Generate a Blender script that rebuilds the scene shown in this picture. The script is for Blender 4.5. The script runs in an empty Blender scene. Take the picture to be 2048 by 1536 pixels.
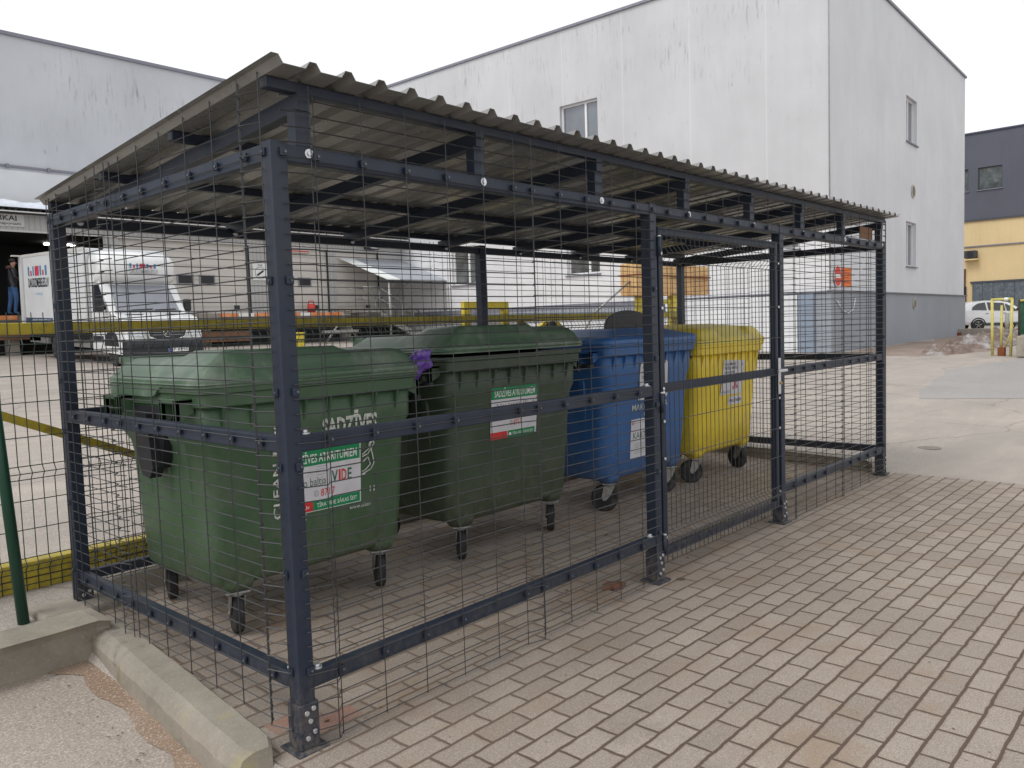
import bpy, bmesh, math, random
from mathutils import Vector, Matrix, noise
random.seed(7)
C = bpy.context.scene.collection
scene = bpy.context.scene
PI = math.pi

# ------------------------------------------------------------------ camera
cam = bpy.data.cameras.new('camera')
co = bpy.data.objects.new('camera', cam)
C.objects.link(co)
R3 = ((0.671864, 0.074499, -0.736919), (-0.739935, 0.023044, -0.672284), (-0.033103, 0.996955, 0.070607))
co.matrix_world = Matrix([list(R3[0]) + [-1.4009], list(R3[1]) + [-2.2697], list(R3[2]) + [1.3861], [0, 0, 0, 1]])
cam.sensor_width = 36
cam.lens = 28.2307
cam.clip_start = 0.05
cam.clip_end = 600
scene.camera = co

# ------------------------------------------------------------------ world, sun, exposure
SUN_EL, SUN_AZ = math.radians(52), math.radians(168)      # azimuth counter-clockwise from +X, where the light comes from
world = bpy.data.worlds.new('World')
scene.world = world
world.use_nodes = True
nt = world.node_tree
nt.nodes.clear()
sky = nt.nodes.new('ShaderNodeTexSky')
sky.sky_type = 'NISHITA'
sky.sun_disc = False
sky.sun_elevation = SUN_EL
sky.sun_rotation = math.radians(90) - SUN_AZ
sky.air_density = 1.0
sky.dust_density = 4.0
hsv = nt.nodes.new('ShaderNodeHueSaturation')
hsv.inputs['Saturation'].default_value = 0.10
cloud = nt.nodes.new('ShaderNodeMixRGB')
cloud.inputs[0].default_value = 0.62
cloud.inputs[2].default_value = (10.6, 10.7, 10.9, 1)
bg = nt.nodes.new('ShaderNodeBackground')
bg.inputs['Strength'].default_value = 0.13
wo = nt.nodes.new('ShaderNodeOutputWorld')
nt.links.new(sky.outputs[0], hsv.inputs['Color'])
nt.links.new(hsv.outputs[0], cloud.inputs[1])
nt.links.new(cloud.outputs[0], bg.inputs['Color'])
nt.links.new(bg.outputs[0], wo.inputs['Surface'])

sun = bpy.data.lights.new('sun', 'SUN')
sun.energy = 1.0
sun.angle = math.radians(25)
sun.color = (1, 0.97, 0.93)
so = bpy.data.objects.new('sun', sun)
C.objects.link(so)
so.location = (-20, 10, 30)
d = Vector((math.cos(SUN_EL) * math.cos(SUN_AZ), math.cos(SUN_EL) * math.sin(SUN_AZ), math.sin(SUN_EL)))
so.rotation_euler = d.to_track_quat('Z', 'Y').to_euler()
scene.view_settings.view_transform = 'Standard'
scene.view_settings.look = 'None'
scene.view_settings.exposure = 0.0
scene.view_settings.gamma = 1.0
scene.cycles.max_bounces = 6

# ------------------------------------------------------------------ materials
def s2l(c):
    return tuple(((v / 255) / 12.92 if v / 255 <= 0.04045 else ((v / 255 + 0.055) / 1.055) ** 2.4) for v in c)

class NT:
    def __init__(s, name):
        s.m = bpy.data.materials.new(name)
        s.m.use_nodes = True
        s.t = s.m.node_tree
        s.b = s.t.nodes['Principled BSDF']
        s._tc = None
    def n(s, typ, **kw):
        x = s.t.nodes.new(typ)
        for k, v in kw.items():
            if k.startswith('i_'):
                x.inputs[k[2:].replace('_', ' ')].default_value = v
            else:
                setattr(x, k, v)
        return x
    def l(s, a, b):
        s.t.links.new(a, b)
    def co(s, scale=(1, 1, 1), rot=(0, 0, 0), loc=(0, 0, 0)):
        if s._tc is None:
            s._tc = s.n('ShaderNodeTexCoord')
        mp = s.n('ShaderNodeMapping')
        mp.inputs['Scale'].default_value = scale
        mp.inputs['Rotation'].default_value = rot
        mp.inputs['Location'].default_value = loc
        s.l(s._tc.outputs['Object'], mp.inputs[0])
        return mp.outputs[0]
    def noise(s, vec, scale, detail=6, rough=0.6):
        x = s.n('ShaderNodeTexNoise')
        x.inputs['Scale'].default_value = scale
        x.inputs['Detail'].default_value = detail
        x.inputs['Roughness'].default_value = rough
        s.l(vec, x.inputs['Vector'])
        return x.outputs['Fac']
    def ramp(s, fac, lo, hi, a=0.0, b=1.0):
        x = s.n('ShaderNodeMapRange')
        x.inputs['From Min'].default_value = lo
        x.inputs['From Max'].default_value = hi
        x.inputs['To Min'].default_value = a
        x.inputs['To Max'].default_value = b
        s.l(fac, x.inputs[0])
        return x.outputs[0]
    def mix(s, fac, a, b, mode='MIX'):
        x = s.n('ShaderNodeMixRGB', blend_type=mode)
        for i, v in ((0, fac), (1, a), (2, b)):
            if isinstance(v, (int, float)):
                x.inputs[i].default_value = v if i == 0 else (v, v, v, 1)
            elif isinstance(v, tuple):
                x.inputs[i].default_value = (*v[:3], 1)
            else:
                s.l(v, x.inputs[i])
        return x.outputs[0]
    def math(s, op, a, b=0.0):
        x = s.n('ShaderNodeMath', operation=op)
        for i, v in ((0, a), (1, b)):
            if isinstance(v, (int, float)):
                x.inputs[i].default_value = v
            else:
                s.l(v, x.inputs[i])
        return x.outputs[0]
    def bump(s, h, strength=0.3, dist=0.005):
        x = s.n('ShaderNodeBump')
        x.inputs['Strength'].default_value = strength
        x.inputs['Distance'].default_value = dist
        s.l(h, x.inputs['Height'])
        s.l(x.outputs[0], s.b.inputs['Normal'])
    def base(s, c):
        if isinstance(c, tuple):
            s.b.inputs['Base Color'].default_value = (*c[:3], 1)
        else:
            s.l(c, s.b.inputs['Base Color'])

MATS = {}
def mat(name, col, rough=0.5, metal=0.0, var=0.12, scale=6.0, bump=0.0, dirt=None, dirt_amt=0.0, dscale=3.0, spec=0.5, emit=None, estr=0.0, coat=0.0, streak=None, splash=None):
    if name in MATS:
        return MATS[name]
    k = NT(name)
    v = k.co()
    n1 = k.noise(v, scale)
    c = k.mix(k.ramp(n1, 0.3, 0.7), tuple(x * (1 - var) for x in col), tuple(min(1, x * (1 + var)) for x in col))
    if dirt:
        n2 = k.noise(k.co(loc=(3.1, 7.7, 1.3)), dscale, 8, 0.7)
        c = k.mix(k.math('MULTIPLY', k.ramp(n2, 0.48, 0.72), dirt_amt), c, dirt)
    if streak:            # scrapes and run-off marks down the faces
        n3 = k.noise(k.co((9, 9, 0.9), loc=(1, 2, 3)), 1.0, 7, 0.7)
        c = k.mix(k.ramp(n3, 0.56, 0.74, 0, 0.55), c, streak)
        n4 = k.noise(k.co((4, 4, 9), loc=(7, 2, 3)), 1.6, 8, 0.8)
        c = k.mix(k.ramp(n4, 0.62, 0.74, 0, 0.4), c, tuple(x * 0.5 for x in col))
    if splash:            # dried splashes near the ground
        sep = k.n('ShaderNodeSeparateXYZ')
        k.l(k._tc.outputs['Object'], sep.inputs[0])
        n5 = k.noise(k.co((30, 30, 22)), 1.0, 6, 0.75)
        c = k.mix(k.math('MULTIPLY', k.ramp(sep.outputs['Z'], splash[3], 0.02), k.ramp(n5, 0.40, 0.66, 0, 0.75)), c, splash[:3])
    k.base(c)
    k.b.inputs['Roughness'].default_value = rough
    k.l(k.ramp(n1, 0.2, 0.8, max(0.03, rough - 0.08), min(1, rough + 0.1)), k.b.inputs['Roughness'])
    k.b.inputs['Metallic'].default_value = metal
    k.b.inputs['Specular IOR Level'].default_value = spec
    k.b.inputs['Coat Weight'].default_value = coat
    if emit:
        k.b.inputs['Emission Color'].default_value = (*emit, 1)
        k.b.inputs['Emission Strength'].default_value = estr
    if bump:
        k.bump(k.noise(v, scale * 12, 4), bump, 0.004)
    MATS[name] = k.m
    return k.m

def facade_mat(name, col, streak=(0.10, 0.10, 0.09), joints=0.0, top=12.3, amt=0.8, vert=False):
    """painted render: faint patches, run-off streaks below the roof edge, panel joints"""
    k = NT(name)
    n0 = k.noise(k.co(), 0.35, 6, 0.6)
    c = k.mix(k.ramp(n0, 0.3, 0.7), tuple(x * 0.9 for x in col), tuple(x * 1.05 for x in col))
    n1 = k.noise(k.co((2.6, 2.6, 0.30)), 1.0, 6, 0.55)
    c = k.mix(k.math('MULTIPLY', k.ramp(n1, 0.45, 0.75), 0.12), c, tuple(x * 0.62 for x in col))
    fine = k.noise(k.co((9, 9, 1.1), loc=(4, 4, 0)), 1.0, 6, 0.7)
    sep = k.n('ShaderNodeSeparateXYZ')
    k.l(k._tc.outputs['Object'], sep.inputs[0])
    z = sep.outputs['Z']
    band = k.math('MULTIPLY', k.ramp(z, top - 4.2, top - 1.2), k.ramp(z, top + 0.3, top - 0.5))
    big = k.ramp(k.noise(k.co((1, 1, 1.3), loc=(9, 2, 5)), 0.32, 3), 0.46, 0.62)
    c = k.mix(k.math('MULTIPLY', k.math('MULTIPLY', k.math('MULTIPLY', band, big), k.ramp(fine, 0.54, 0.70)), amt), c, streak)
    dots = k.noise(k.co((7, 7, 2.2), loc=(1, 8, 2)), 1.0, 3, 0.5)
    c = k.mix(k.math('MULTIPLY', k.ramp(dots, 0.69, 0.76), 0.35), c, streak)
    h = fine
    if joints:
        for ax in ('X', 'Y'):
            m = k.math('PINGPONG', k.math('ADD', sep.outputs[ax], 0.7), joints / 2)
            ln = k.ramp(m, 0.0, 0.035, 1.0, 0.0)
            c = k.mix(k.math('MULTIPLY', ln, 0.18), c, (1.0, 1.0, 1.0) if ax == 'Y' else tuple(x * 0.8 for x in col))
    k.base(c)
    k.b.inputs['Roughness'].default_value = 0.85
    k.bump(h, 0.25, 0.01)
    MATS[name] = k.m
    return k.m

def paver_mat():
    k = NT('concrete_pavers')
    v = k.co()
    wob = k.n('ShaderNodeTexNoise')
    wob.inputs['Scale'].default_value = 17
    wob.inputs['Detail'].default_value = 3
    k.l(v, wob.inputs['Vector'])
    vm = k.n('ShaderNodeVectorMath', operation='MULTIPLY_ADD')
    k.l(wob.outputs['Color'], vm.inputs[0])
    vm.inputs[1].default_value = (0.012, 0.012, 0)
    mp = k.co(loc=(0.045, 0.043, 0))
    k.l(mp, vm.inputs[2])
    def brick(ms, smooth):
        b = k.n('ShaderNodeTexBrick')
        b.offset = 0.5
        b.inputs['Scale'].default_value = 1
        b.inputs['Brick Width'].default_value = 0.1985
        b.inputs['Row Height'].default_value = 0.0995
        b.inputs['Mortar Size'].default_value = ms
        b.inputs['Mortar Smooth'].default_value = smooth
        b.inputs['Color1'].default_value = (0, 0, 0, 1)
        b.inputs['Color2'].default_value = (1, 1, 1, 1)
        b.inputs['Mortar'].default_value = (0.5, 0.5, 0.5, 1)
        k.l(vm.outputs[0], b.inputs['Vector'])
        return b
    b = brick(0.0068, 0.3)
    wide = brick(0.014, 1.0)
    A, B = (0.300, 0.255, 0.214), (0.385, 0.330, 0.278)
    c = k.mix(b.outputs['Color'], A, B)
    c = k.mix(k.ramp(k.noise(v, 1.1, 4), 0.38, 0.66), c, k.mix(1.0, c, (0.86, 0.84, 0.83), 'MULTIPLY'))
    # exposed fine aggregate
    sp = k.noise(v, 190, 2, 0.8)
    c = k.mix(k.ramp(sp, 0.55, 0.70, 0, 0.7), c, (0.55, 0.485, 0.42))
    c = k.mix(k.ramp(sp, 0.46, 0.34, 0, 0.75), c, (0.17, 0.135, 0.115))
    stain = k.noise(k.co(loc=(5, 2, 0)), 2.1, 6, 0.62)
    c = k.mix(k.math('MULTIPLY', k.ramp(stain, 0.52, 0.72), 0.6), c, (0.27, 0.18, 0.11))
    oil = k.noise(k.co(loc=(15, 12, 0)), 1.3, 7, 0.7)
    c = k.mix(k.ramp(oil, 0.60, 0.74, 0, 0.5), c, (0.17, 0.145, 0.125))
    drop = k.noise(k.co(loc=(25, 2, 0)), 19, 3, 0.5)
    c = k.mix(k.ramp(drop, 0.73, 0.76, 0, 0.7), c, (0.12, 0.10, 0.09))
    white = k.noise(k.co((1, 2.2, 1), loc=(1, 5, 0)), 7, 7, 0.7)
    c = k.mix(k.ramp(white, 0.70, 0.80, 0, 0.45), c, (0.60, 0.57, 0.54))
    c = k.mix(k.math('MULTIPLY', wide.outputs['Fac'], k.ramp(k.noise(v, 3.2), 0.35, 0.65, 0.15, 0.75)), c, (0.22, 0.155, 0.11))
    # sand filled joints, partly washed over near the shelter
    sep = k.n('ShaderNodeSeparateXYZ')
    k.l(k._tc.outputs['Object'], sep.inputs[0])
    near = k.ramp(k.math('ADD', sep.outputs['Y'], k.math('MULTIPLY', k.noise(v, 2.0), 0.5)), -0.35, 0.35, 1.0, 0.6)
    c = k.mix(k.math('MULTIPLY', k.ramp(b.outputs['Fac'], 0.1, 0.9), near), c, (0.105, 0.072, 0.052))
    k.base(c)
    k.b.inputs['Roughness'].default_value = 0.9
    h = k.math('ADD', k.ramp(wide.outputs['Fac'], 0, 1, 1, 0), k.math('MULTIPLY', sp, 0.35))
    k.bump(h, 0.55, 0.004)
    MATS['pavers'] = k.m
    return k.m

def asphalt_mat(name, a, b, sand=(0.47, 0.40, 0.34), sand_lo=0.45, speck=0.6, cracks=True):
    k = NT(name)
    v = k.co()
    n1 = k.noise(v, 0.55, 7, 0.65)
    c = k.mix(k.ramp(n1, 0.35, 0.65), a, b)
    n2 = k.noise(k.co((0.5, 1.6, 1), loc=(4, 4, 0)), 0.9, 8, 0.7)
    c = k.mix(k.ramp(n2, sand_lo, sand_lo + 0.22, 0, 0.8), c, sand)
    sp = k.noise(v, 110, 2, 0.8)
    c = k.mix(k.ramp(sp, 0.55, 0.66, 0, speck), c, (0.66, 0.61, 0.56))
    c = k.mix(k.ramp(sp, 0.46, 0.35, 0, speck), c, (0.18, 0.145, 0.12))
    n3 = k.noise(k.co(loc=(8, 1, 0)), 4.5, 8, 0.75)
    c = k.mix(k.ramp(n3, 0.60, 0.78, 0, 0.4), c, tuple(x * 0.55 for x in a))
    if cracks:
        vo = k.n('ShaderNodeTexVoronoi', feature='DISTANCE_TO_EDGE')
        vo.inputs['Scale'].default_value = 0.42
        wb = k.n('ShaderNodeTexNoise')
        wb.inputs['Scale'].default_value = 2.2
        k.l(v, wb.inputs['Vector'])
        k.l(k.mix(0.22, v, wb.outputs['Color']), vo.inputs['Vector'])
        c = k.mix(k.math('MULTIPLY', k.ramp(vo.outputs['Distance'], 0.0, 0.008, 1, 0), 0.5), c, (0.16, 0.12, 0.10))
    k.base(c)
    k.b.inputs['Roughness'].default_value = 0.92
    k.bump(sp, 0.5, 0.004)
    MATS[name] = k.m
    return k.m

def ribbed_mat(name, col, pitch, axis='X', depth=0.25, rough=0.6):
    k = NT(name)
    n0 = k.noise(k.co(), 0.9)
    c = k.mix(k.ramp(n0, 0.3, 0.7), tuple(x * 0.9 for x in col), tuple(min(1, x * 1.07) for x in col))
    sep = k.n('ShaderNodeSeparateXYZ')
    k.co()
    k.l(k._tc.outputs['Object'], sep.inputs[0])
    m = k.math('PINGPONG', sep.outputs[axis], pitch / 2)
    ln = k.ramp(m, 0.0, pitch * 0.16, 1.0, 0.0)
    c = k.mix(k.math('MULTIPLY', ln, depth), c, tuple(x * 0.35 for x in col))
    k.base(c)
    k.b.inputs['Roughness'].default_value = rough
    k.bump(m, 0.5, 0.02)
    MATS[name] = k.m
    return k.m

NAVY = mat('anthracite_paint', (0.016, 0.025, 0.046), 0.46, var=0.12, scale=9, dirt=(0.06, 0.06, 0.062), dirt_amt=0.35, spec=0.4, streak=(0.05, 0.055, 0.065), splash=(0.20, 0.17, 0.14, 0.30))
NAVYC = mat('anthracite_clip', (0.020, 0.029, 0.050), 0.45, var=0.1, scale=9, spec=0.4)
WIRE = mat('coated_wire', (0.030, 0.032, 0.037), 0.38, var=0.15, scale=20)
SHEET = mat('taupe_steel_sheet', (0.225, 0.225, 0.220), 0.27, var=0.12, scale=3, dirt=(0.10, 0.085, 0.07), dirt_amt=0.35)
ZINC = mat('zinc_bolt', (0.62, 0.64, 0.66), 0.32, 0.8, var=0.1, scale=40)
GREEN = mat('green_plastic', (0.050, 0.106, 0.052), 0.42, var=0.12, scale=4, dirt=(0.12, 0.145, 0.11), dirt_amt=0.55, dscale=4, streak=(0.10, 0.15, 0.10), splash=(0.22, 0.19, 0.15, 0.55), bump=0.06)
GREEN2 = mat('olive_green_plastic', (0.040, 0.066, 0.038), 0.48, var=0.12, scale=4, dirt=(0.11, 0.125, 0.10), dirt_amt=0.5, dscale=4, streak=(0.085, 0.105, 0.075), splash=(0.22, 0.19, 0.15, 0.55), bump=0.06)
GREENLID = mat('dusty_sky_sheen_lid', (0.085, 0.150, 0.095), 0.34, var=0.18, scale=3, dirt=(0.36, 0.38, 0.34), dirt_amt=0.7, dscale=3)  # lid dust lightened to paint in the grey sheen of the sky
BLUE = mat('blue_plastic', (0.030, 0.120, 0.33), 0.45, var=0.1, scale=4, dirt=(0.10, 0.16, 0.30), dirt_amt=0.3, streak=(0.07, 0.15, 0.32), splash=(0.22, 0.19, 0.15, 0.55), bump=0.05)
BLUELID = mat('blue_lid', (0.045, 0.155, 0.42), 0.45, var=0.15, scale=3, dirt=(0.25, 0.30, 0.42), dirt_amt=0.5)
YELLOW = mat('yellow_plastic', (0.82, 0.62, 0.030), 0.42, var=0.07, scale=4, dirt=(0.45, 0.34, 0.06), dirt_amt=0.35, streak=(0.55, 0.42, 0.06), splash=(0.22, 0.19, 0.15, 0.55), bump=0.04)
YELLOWLID = mat('yellow_lid', (0.84, 0.68, 0.06), 0.42, var=0.08, scale=3, dirt=(0.42, 0.33, 0.13), dirt_amt=0.6)
BLACKP = mat('black_plastic', (0.014, 0.015, 0.020), 0.42, var=0.2, scale=8)
RUBBER = mat('rubber', (0.020, 0.020, 0.021), 0.75, var=0.25, scale=20, dirt=(0.16, 0.14, 0.12), dirt_amt=0.5, dscale=9)
RUBBERG = mat('dusty_rubber', (0.045, 0.042, 0.040), 0.8, var=0.3, scale=20, dirt=(0.30, 0.27, 0.23), dirt_amt=0.9, dscale=9)
FORK = mat('galvanised_fork', (0.36, 0.36, 0.35), 0.45, 0.6, var=0.25, scale=30, dirt=(0.22, 0.17, 0.12), dirt_amt=0.6, dscale=20)
PAPER = mat('white_sticker', (0.66, 0.66, 0.70), 0.5, var=0.05, scale=8, dirt=(0.45, 0.43, 0.42), dirt_amt=0.4, dscale=14)
WORN = mat('worn_white_print', (0.60, 0.62, 0.59), 0.7, var=0.2, scale=40, dirt=(0.10, 0.16, 0.10), dirt_amt=0.9, dscale=26)
SGREEN = mat('sticker_green', (0.0, 0.24, 0.085), 0.45, var=0.05)
SRED = mat('sticker_red', (0.62, 0.035, 0.035), 0.45, var=0.05)
SDARK = mat('ink_dark', (0.03, 0.035, 0.04), 0.6, var=0.1)
SINKG = mat('ink_dark_green', (0.03, 0.12, 0.07), 0.6, var=0.1)
SGREY = mat('ink_grey', (0.26, 0.27, 0.29), 0.6, var=0.1)
SWHITE = mat('ink_white', (0.78, 0.80, 0.78), 0.6, var=0.05)
LIGHTB = mat('ink_light_blue', (0.42, 0.62, 0.78), 0.6, var=0.05)
KERB = None

# ------------------------------------------------------------------ geometry helpers
class MB:
    def __init__(s):
        s.v = []; s.f = []; s.m = []; s.mats = []; s.sm = []
    def mi(s, m):
        if m not in s.mats:
            s.mats.append(m)
        return s.mats.index(m)
    def add(s, vs, fs, m, M=None, smooth=False):
        o = len(s.v)
        s.v += [tuple(M @ Vector(p)) if M else tuple(p) for p in vs]
        i = s.mi(m)
        for f in fs:
            s.f.append(tuple(o + q for q in f)); s.m.append(i); s.sm.append(smooth)
    def box(s, x0, x1, y0, y1, z0, z1, m, M=None, bev=0.0):
        if bev:
            # chamfer the long vertical/horizontal edges: an octagon-ish box through three rings
            b = min(bev, (x1 - x0) / 2.01, (y1 - y0) / 2.01, (z1 - z0) / 2.01)
            bm = bmesh.new()
            bmesh.ops.create_cube(bm, size=1)
            for v in bm.verts:
                v.co = Vector(((x0 + x1) / 2 + v.co.x * (x1 - x0), (y0 + y1) / 2 + v.co.y * (y1 - y0), (z0 + z1) / 2 + v.co.z * (z1 - z0)))
            bmesh.ops.bevel(bm, geom=bm.edges[:], offset=b, segments=2, affect='EDGES', profile=0.5)
            bm.verts.index_update()
            s.add([v.co[:] for v in bm.verts], [[v.index for v in f.verts] for f in bm.faces], m, M)
            bm.free()
            return
        vs = [(x, y, z) for x in (x0, x1) for y in (y0, y1) for z in (z0, z1)]
        s.add(vs, [(0, 1, 3, 2), (4, 6, 7, 5), (0, 4, 5, 1), (2, 3, 7, 6), (0, 2, 6, 4), (1, 5, 7, 3)], m, M)
    def hexa(s, p8, m):
        """eight corners: bottom four (ccw), top four"""
        s.add(p8, [(0, 3, 2, 1), (4, 5, 6, 7), (0, 1, 5, 4), (1, 2, 6, 5), (2, 3, 7, 6), (3, 0, 4, 7)], m)
    def prism(s, poly, a0, a1, axis, m, M=None, smooth=False):
        n = len(poly)
        def P(u, w, a):
            return {'x': (a, u, w), 'y': (u, a, w), 'z': (u, w, a)}[axis]
        vs = [P(u, w, a0) for u, w in poly] + [P(u, w, a1) for u, w in poly]
        fs = [tuple(range(n))[::-1], tuple(range(n, 2 * n))] + [(i, (i + 1) % n, n + (i + 1) % n, n + i) for i in range(n)]
        s.add(vs, fs, m, M, smooth)
    def loft(s, rings, m, cap0=True, cap1=True, smooth=False, M=None):
        n = len(rings[0]); o = []
        vs = [p for r in rings for p in r]
        fs = []
        for j in range(len(rings) - 1):
            for i in range(n):
                k = (i + 1) % n
                fs.append((j * n + i, j * n + k, (j + 1) * n + k, (j + 1) * n + i))
        s.add(vs, fs, m, M, smooth)
        o = len(s.v) - len(vs)
        if cap0: s.f.append(tuple(o + i for i in range(n))[::-1]); s.m.append(s.mi(m)); s.sm.append(False)
        if cap1: s.f.append(tuple(o + (len(rings) - 1) * n + i for i in range(n))); s.m.append(s.mi(m)); s.sm.append(False)
    def cyl(s, p0, p1, r, m, n=12, r1=None, M=None, smooth=True):
        p0, p1 = Vector(p0), Vector(p1)
        q = (p1 - p0).to_track_quat('Z', 'Y').to_matrix()
        r1 = r if r1 is None else r1
        A = [tuple(p0 + q @ Vector((r * math.cos(2 * PI * i / n), r * math.sin(2 * PI * i / n), 0))) for i in range(n)]
        B = [tuple(p1 + q @ Vector((r1 * math.cos(2 * PI * i / n), r1 * math.sin(2 * PI * i / n), 0))) for i in range(n)]
        s.loft([A, B], m, smooth=smooth, M=M)
    def path(s, pts, r, m, offs):
        """4 sided wire along pts; offs = two unit vectors across it"""
        a, b = Vector(offs[0]) * r, Vector(offs[1]) * r
        s.loft([[tuple(Vector(p) + q) for q in (a, b, -a, -b)] for p in pts], m)
    def tube(s, pts, r, m, n=8):
        for i in range(len(pts) - 1):
            s.cyl(pts[i], pts[i + 1], r, m, n)
    def text(s, body, h, m, fn, width=None, bold=0.0, align='L', dz=0.0):
        """letters h high mapped by fn(u, w, d) -> point"""
        c = bpy.data.curves.new('tmp', 'FONT')
        c.body = body; c.size = 1.0; c.offset = bold; c.resolution_u = 2
        o = bpy.data.objects.new('tmp', c)
        C.objects.link(o)
        dg = bpy.context.evaluated_depsgraph_get(); dg.update()
        me = bpy.data.meshes.new_from_object(o.evaluated_get(dg))
        xs = [v.co.x for v in me.vertices] or [0]
        x0, w0 = min(xs), max(xs) - min(xs) or 1
        sy = h / 0.72
        sx = (width / w0) if width else sy
        off = 0 if align == 'L' else (-w0 * sx / 2 if align == 'C' else -w0 * sx)
        s.add([fn((v.co.x - x0) * sx + off, v.co.y * sy, dz) for v in me.vertices], [tuple(p.vertices) for p in me.polygons], m)
        bpy.data.objects.remove(o); bpy.data.curves.remove(c); bpy.data.meshes.remove(me)
    def mesh(s, name):
        me = bpy.data.meshes.new(name)
        me.from_pydata(s.v, [], s.f)
        for m in s.mats: me.materials.append(m)
        me.polygons.foreach_set('material_index', s.m)
        me.polygons.foreach_set('use_smooth', s.sm)
        me.update()
        return me
    def build(s, name, parent=None, fix=False, **props):
        me = s.mesh(name)
        if fix:
            bm = bmesh.new(); bm.from_mesh(me)
            bmesh.ops.recalc_face_normals(bm, faces=bm.faces[:])
            bm.to_mesh(me); bm.free()
        o = bpy.data.objects.new(name, me)
        C.objects.link(o)
        if parent: o.parent = parent
        for k_, v_ in props.items(): o[k_] = v_
        return o

def thing(name, label, cat, loc=(0, 0, 0), rot=(0, 0, 0), group=None):
    o = bpy.data.objects.new(name, None)
    o.empty_display_size = 0.2
    C.objects.link(o)
    o.location = loc; o.rotation_euler = rot
    o['label'] = label; o['category'] = cat
    if group: o['group'] = group
    return o
def tag(o, label, cat, group=None):
    o['label'] = label; o['category'] = cat
    if group: o['group'] = group
    return o
def inst(src, name, parent, M):
    o = src.copy(); o.name = name; C.objects.link(o); o.parent = parent; o.matrix_local = M
    return o
def rrect(x0, x1, y0, y1, r, z, n=4):
    """rounded rectangle ring at height z, counter-clockwise"""
    out = []
    for cx, cy, a in ((x1 - r, y0 + r, -90), (x1 - r, y1 - r, 0), (x0 + r, y1 - r, 90), (x0 + r, y0 + r, 180)):
        for i in range(n + 1):
            t = math.radians(a + 90 * i / n)
            out.append((cx + r * math.cos(t), cy + r * math.sin(t), z))
    return out
def gz(y):
    return 0.04 * max(y, 0)

# ================================================================== GROUND
ASPH = asphalt_mat('dusty_asphalt', (0.29, 0.262, 0.236), (0.37, 0.33, 0.292), sand=(0.44, 0.385, 0.335))
ASPHL = asphalt_mat('gritty_asphalt', (0.325, 0.275, 0.232), (0.39, 0.335, 0.285), sand=(0.41, 0.355, 0.305), speck=0.6, cracks=False)
PATCH = asphalt_mat('grey_asphalt', (0.27, 0.265, 0.26), (0.31, 0.30, 0.29), sand=(0.34, 0.32, 0.30), sand_lo=0.5, cracks=False)
SOIL = asphalt_mat('brown_soil', (0.20, 0.145, 0.115), (0.28, 0.21, 0.17), sand=(0.34, 0.27, 0.22), cracks=False)
g = MB()
xs = [-80, -30, -10, -4, -1.0, -0.15, -0.09, 1, 3, 6, 10, 20, 40, 80, 140]
ys = [-60, -20, -6, -2, 0, 0.5, 1.0, 1.5, 1.56, 2.5, 5, 10, 20, 40, 80, 140]
def gh(x, y):
    if x <= -0.14 and y <= 1.51:
        return -0.055 + 0.03 * max(y, 0)
    return gz(min(y, 42))
vs = [(x, y, gh(x, y)) for y in ys for x in xs]
nx = len(xs)
for j in range(len(ys) - 1):
    for i in range(nx - 1):
        m = ASPHL if (xs[i + 1] <= -0.14 and ys[j + 1] <= 1.57) else ASPH
        p = [vs[j * nx + i], vs[j * nx + i + 1], vs[(j + 1) * nx + i + 1], vs[(j + 1) * nx + i]]
        g.add(p, [(0, 1, 2, 3)], m)
g.build('ground', kind='structure')
g = MB()
pm = paver_mat()
px0, px1 = -0.085, 5.985
g.add([(px0, -14, .004), (px1, -14, .004), (px1, 0, .004), (px0, 0, .004), (px1, 2.0, .084), (px0, 2.0, .084)], [(0, 1, 2, 3), (3, 2, 4, 5)], pm)
RED = mat('red_paver', (0.34, 0.20, 0.155), 0.9, var=0.2, scale=120, dirt=(0.35, 0.28, 0.23), dirt_amt=0.8, dscale=18)
for x, y in ((0.105, 0.06), (0.005, 0.16)):
    g.add([(x, y, .0055 + gz(y)), (x + .19, y, .0055 + gz(y)), (x + .19, y + .09, .0055 + gz(y + .09)), (x, y + .09, .0055 + gz(y + .09))], [(0, 1, 2, 3)], RED)
g.build('pavement', kind='structure')
g = MB()
def blob(mb, poly, m, dz, sub=5, jit=0.12):
    pts = []
    n = len(poly)
    for i in range(n):
        a, b = Vector((*poly[i], 0)), Vector((*poly[(i + 1) % n], 0))
        for k_ in range(sub):
            p = a.lerp(b, k_ / sub)
            if k_: p += Vector((random.uniform(-1, 1), random.uniform(-1, 1), 0)) * jit * (a - b).length / sub
            pts.append((p.x, p.y, gz(p.y) + dz))
    mb.add(pts, [tuple(range(len(pts)))], m)
blob(g, [(12.1, 1.45), (13.2, 0.2), (24, -0.6), (30, 1.0), (24, 2.2), (18.2, 2.6)], PATCH, 0.004)
g.build('asphalt_patch', kind='structure')
g = MB()
blob(g, [(23.0, 4.6), (27, 3.6), (33, 3.7), (48, 5.2), (60, 7.5), (46, 8.6), (41, 7.5), (30, 7.0), (23.2, 6.9)], SOIL, 0.004, 6, 0.2)
g.build('dirt_strip', kind='structure')
g = MB()
SANDB = asphalt_mat('brown_sand', (0.24, 0.155, 0.10), (0.31, 0.21, 0.145), sand=(0.36, 0.27, 0.20), cracks=False)
pts = []
for i in range(40):
    y = 1.46 - i * .052
    pts.append((-.10 - .0777 * (1.575 - y), y))
inner = list(pts)
outer = [(x - .055 - .16 * abs(noise.noise(Vector((y * 2.3, 1, 1)))) - .03 * abs(noise.noise(Vector((y * 11, 4, 1)))) - .25 * max(0, (y - 1.15)) , y) for x, y in pts]
allp = inner + outer[::-1]
n_ = len(pts)
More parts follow.
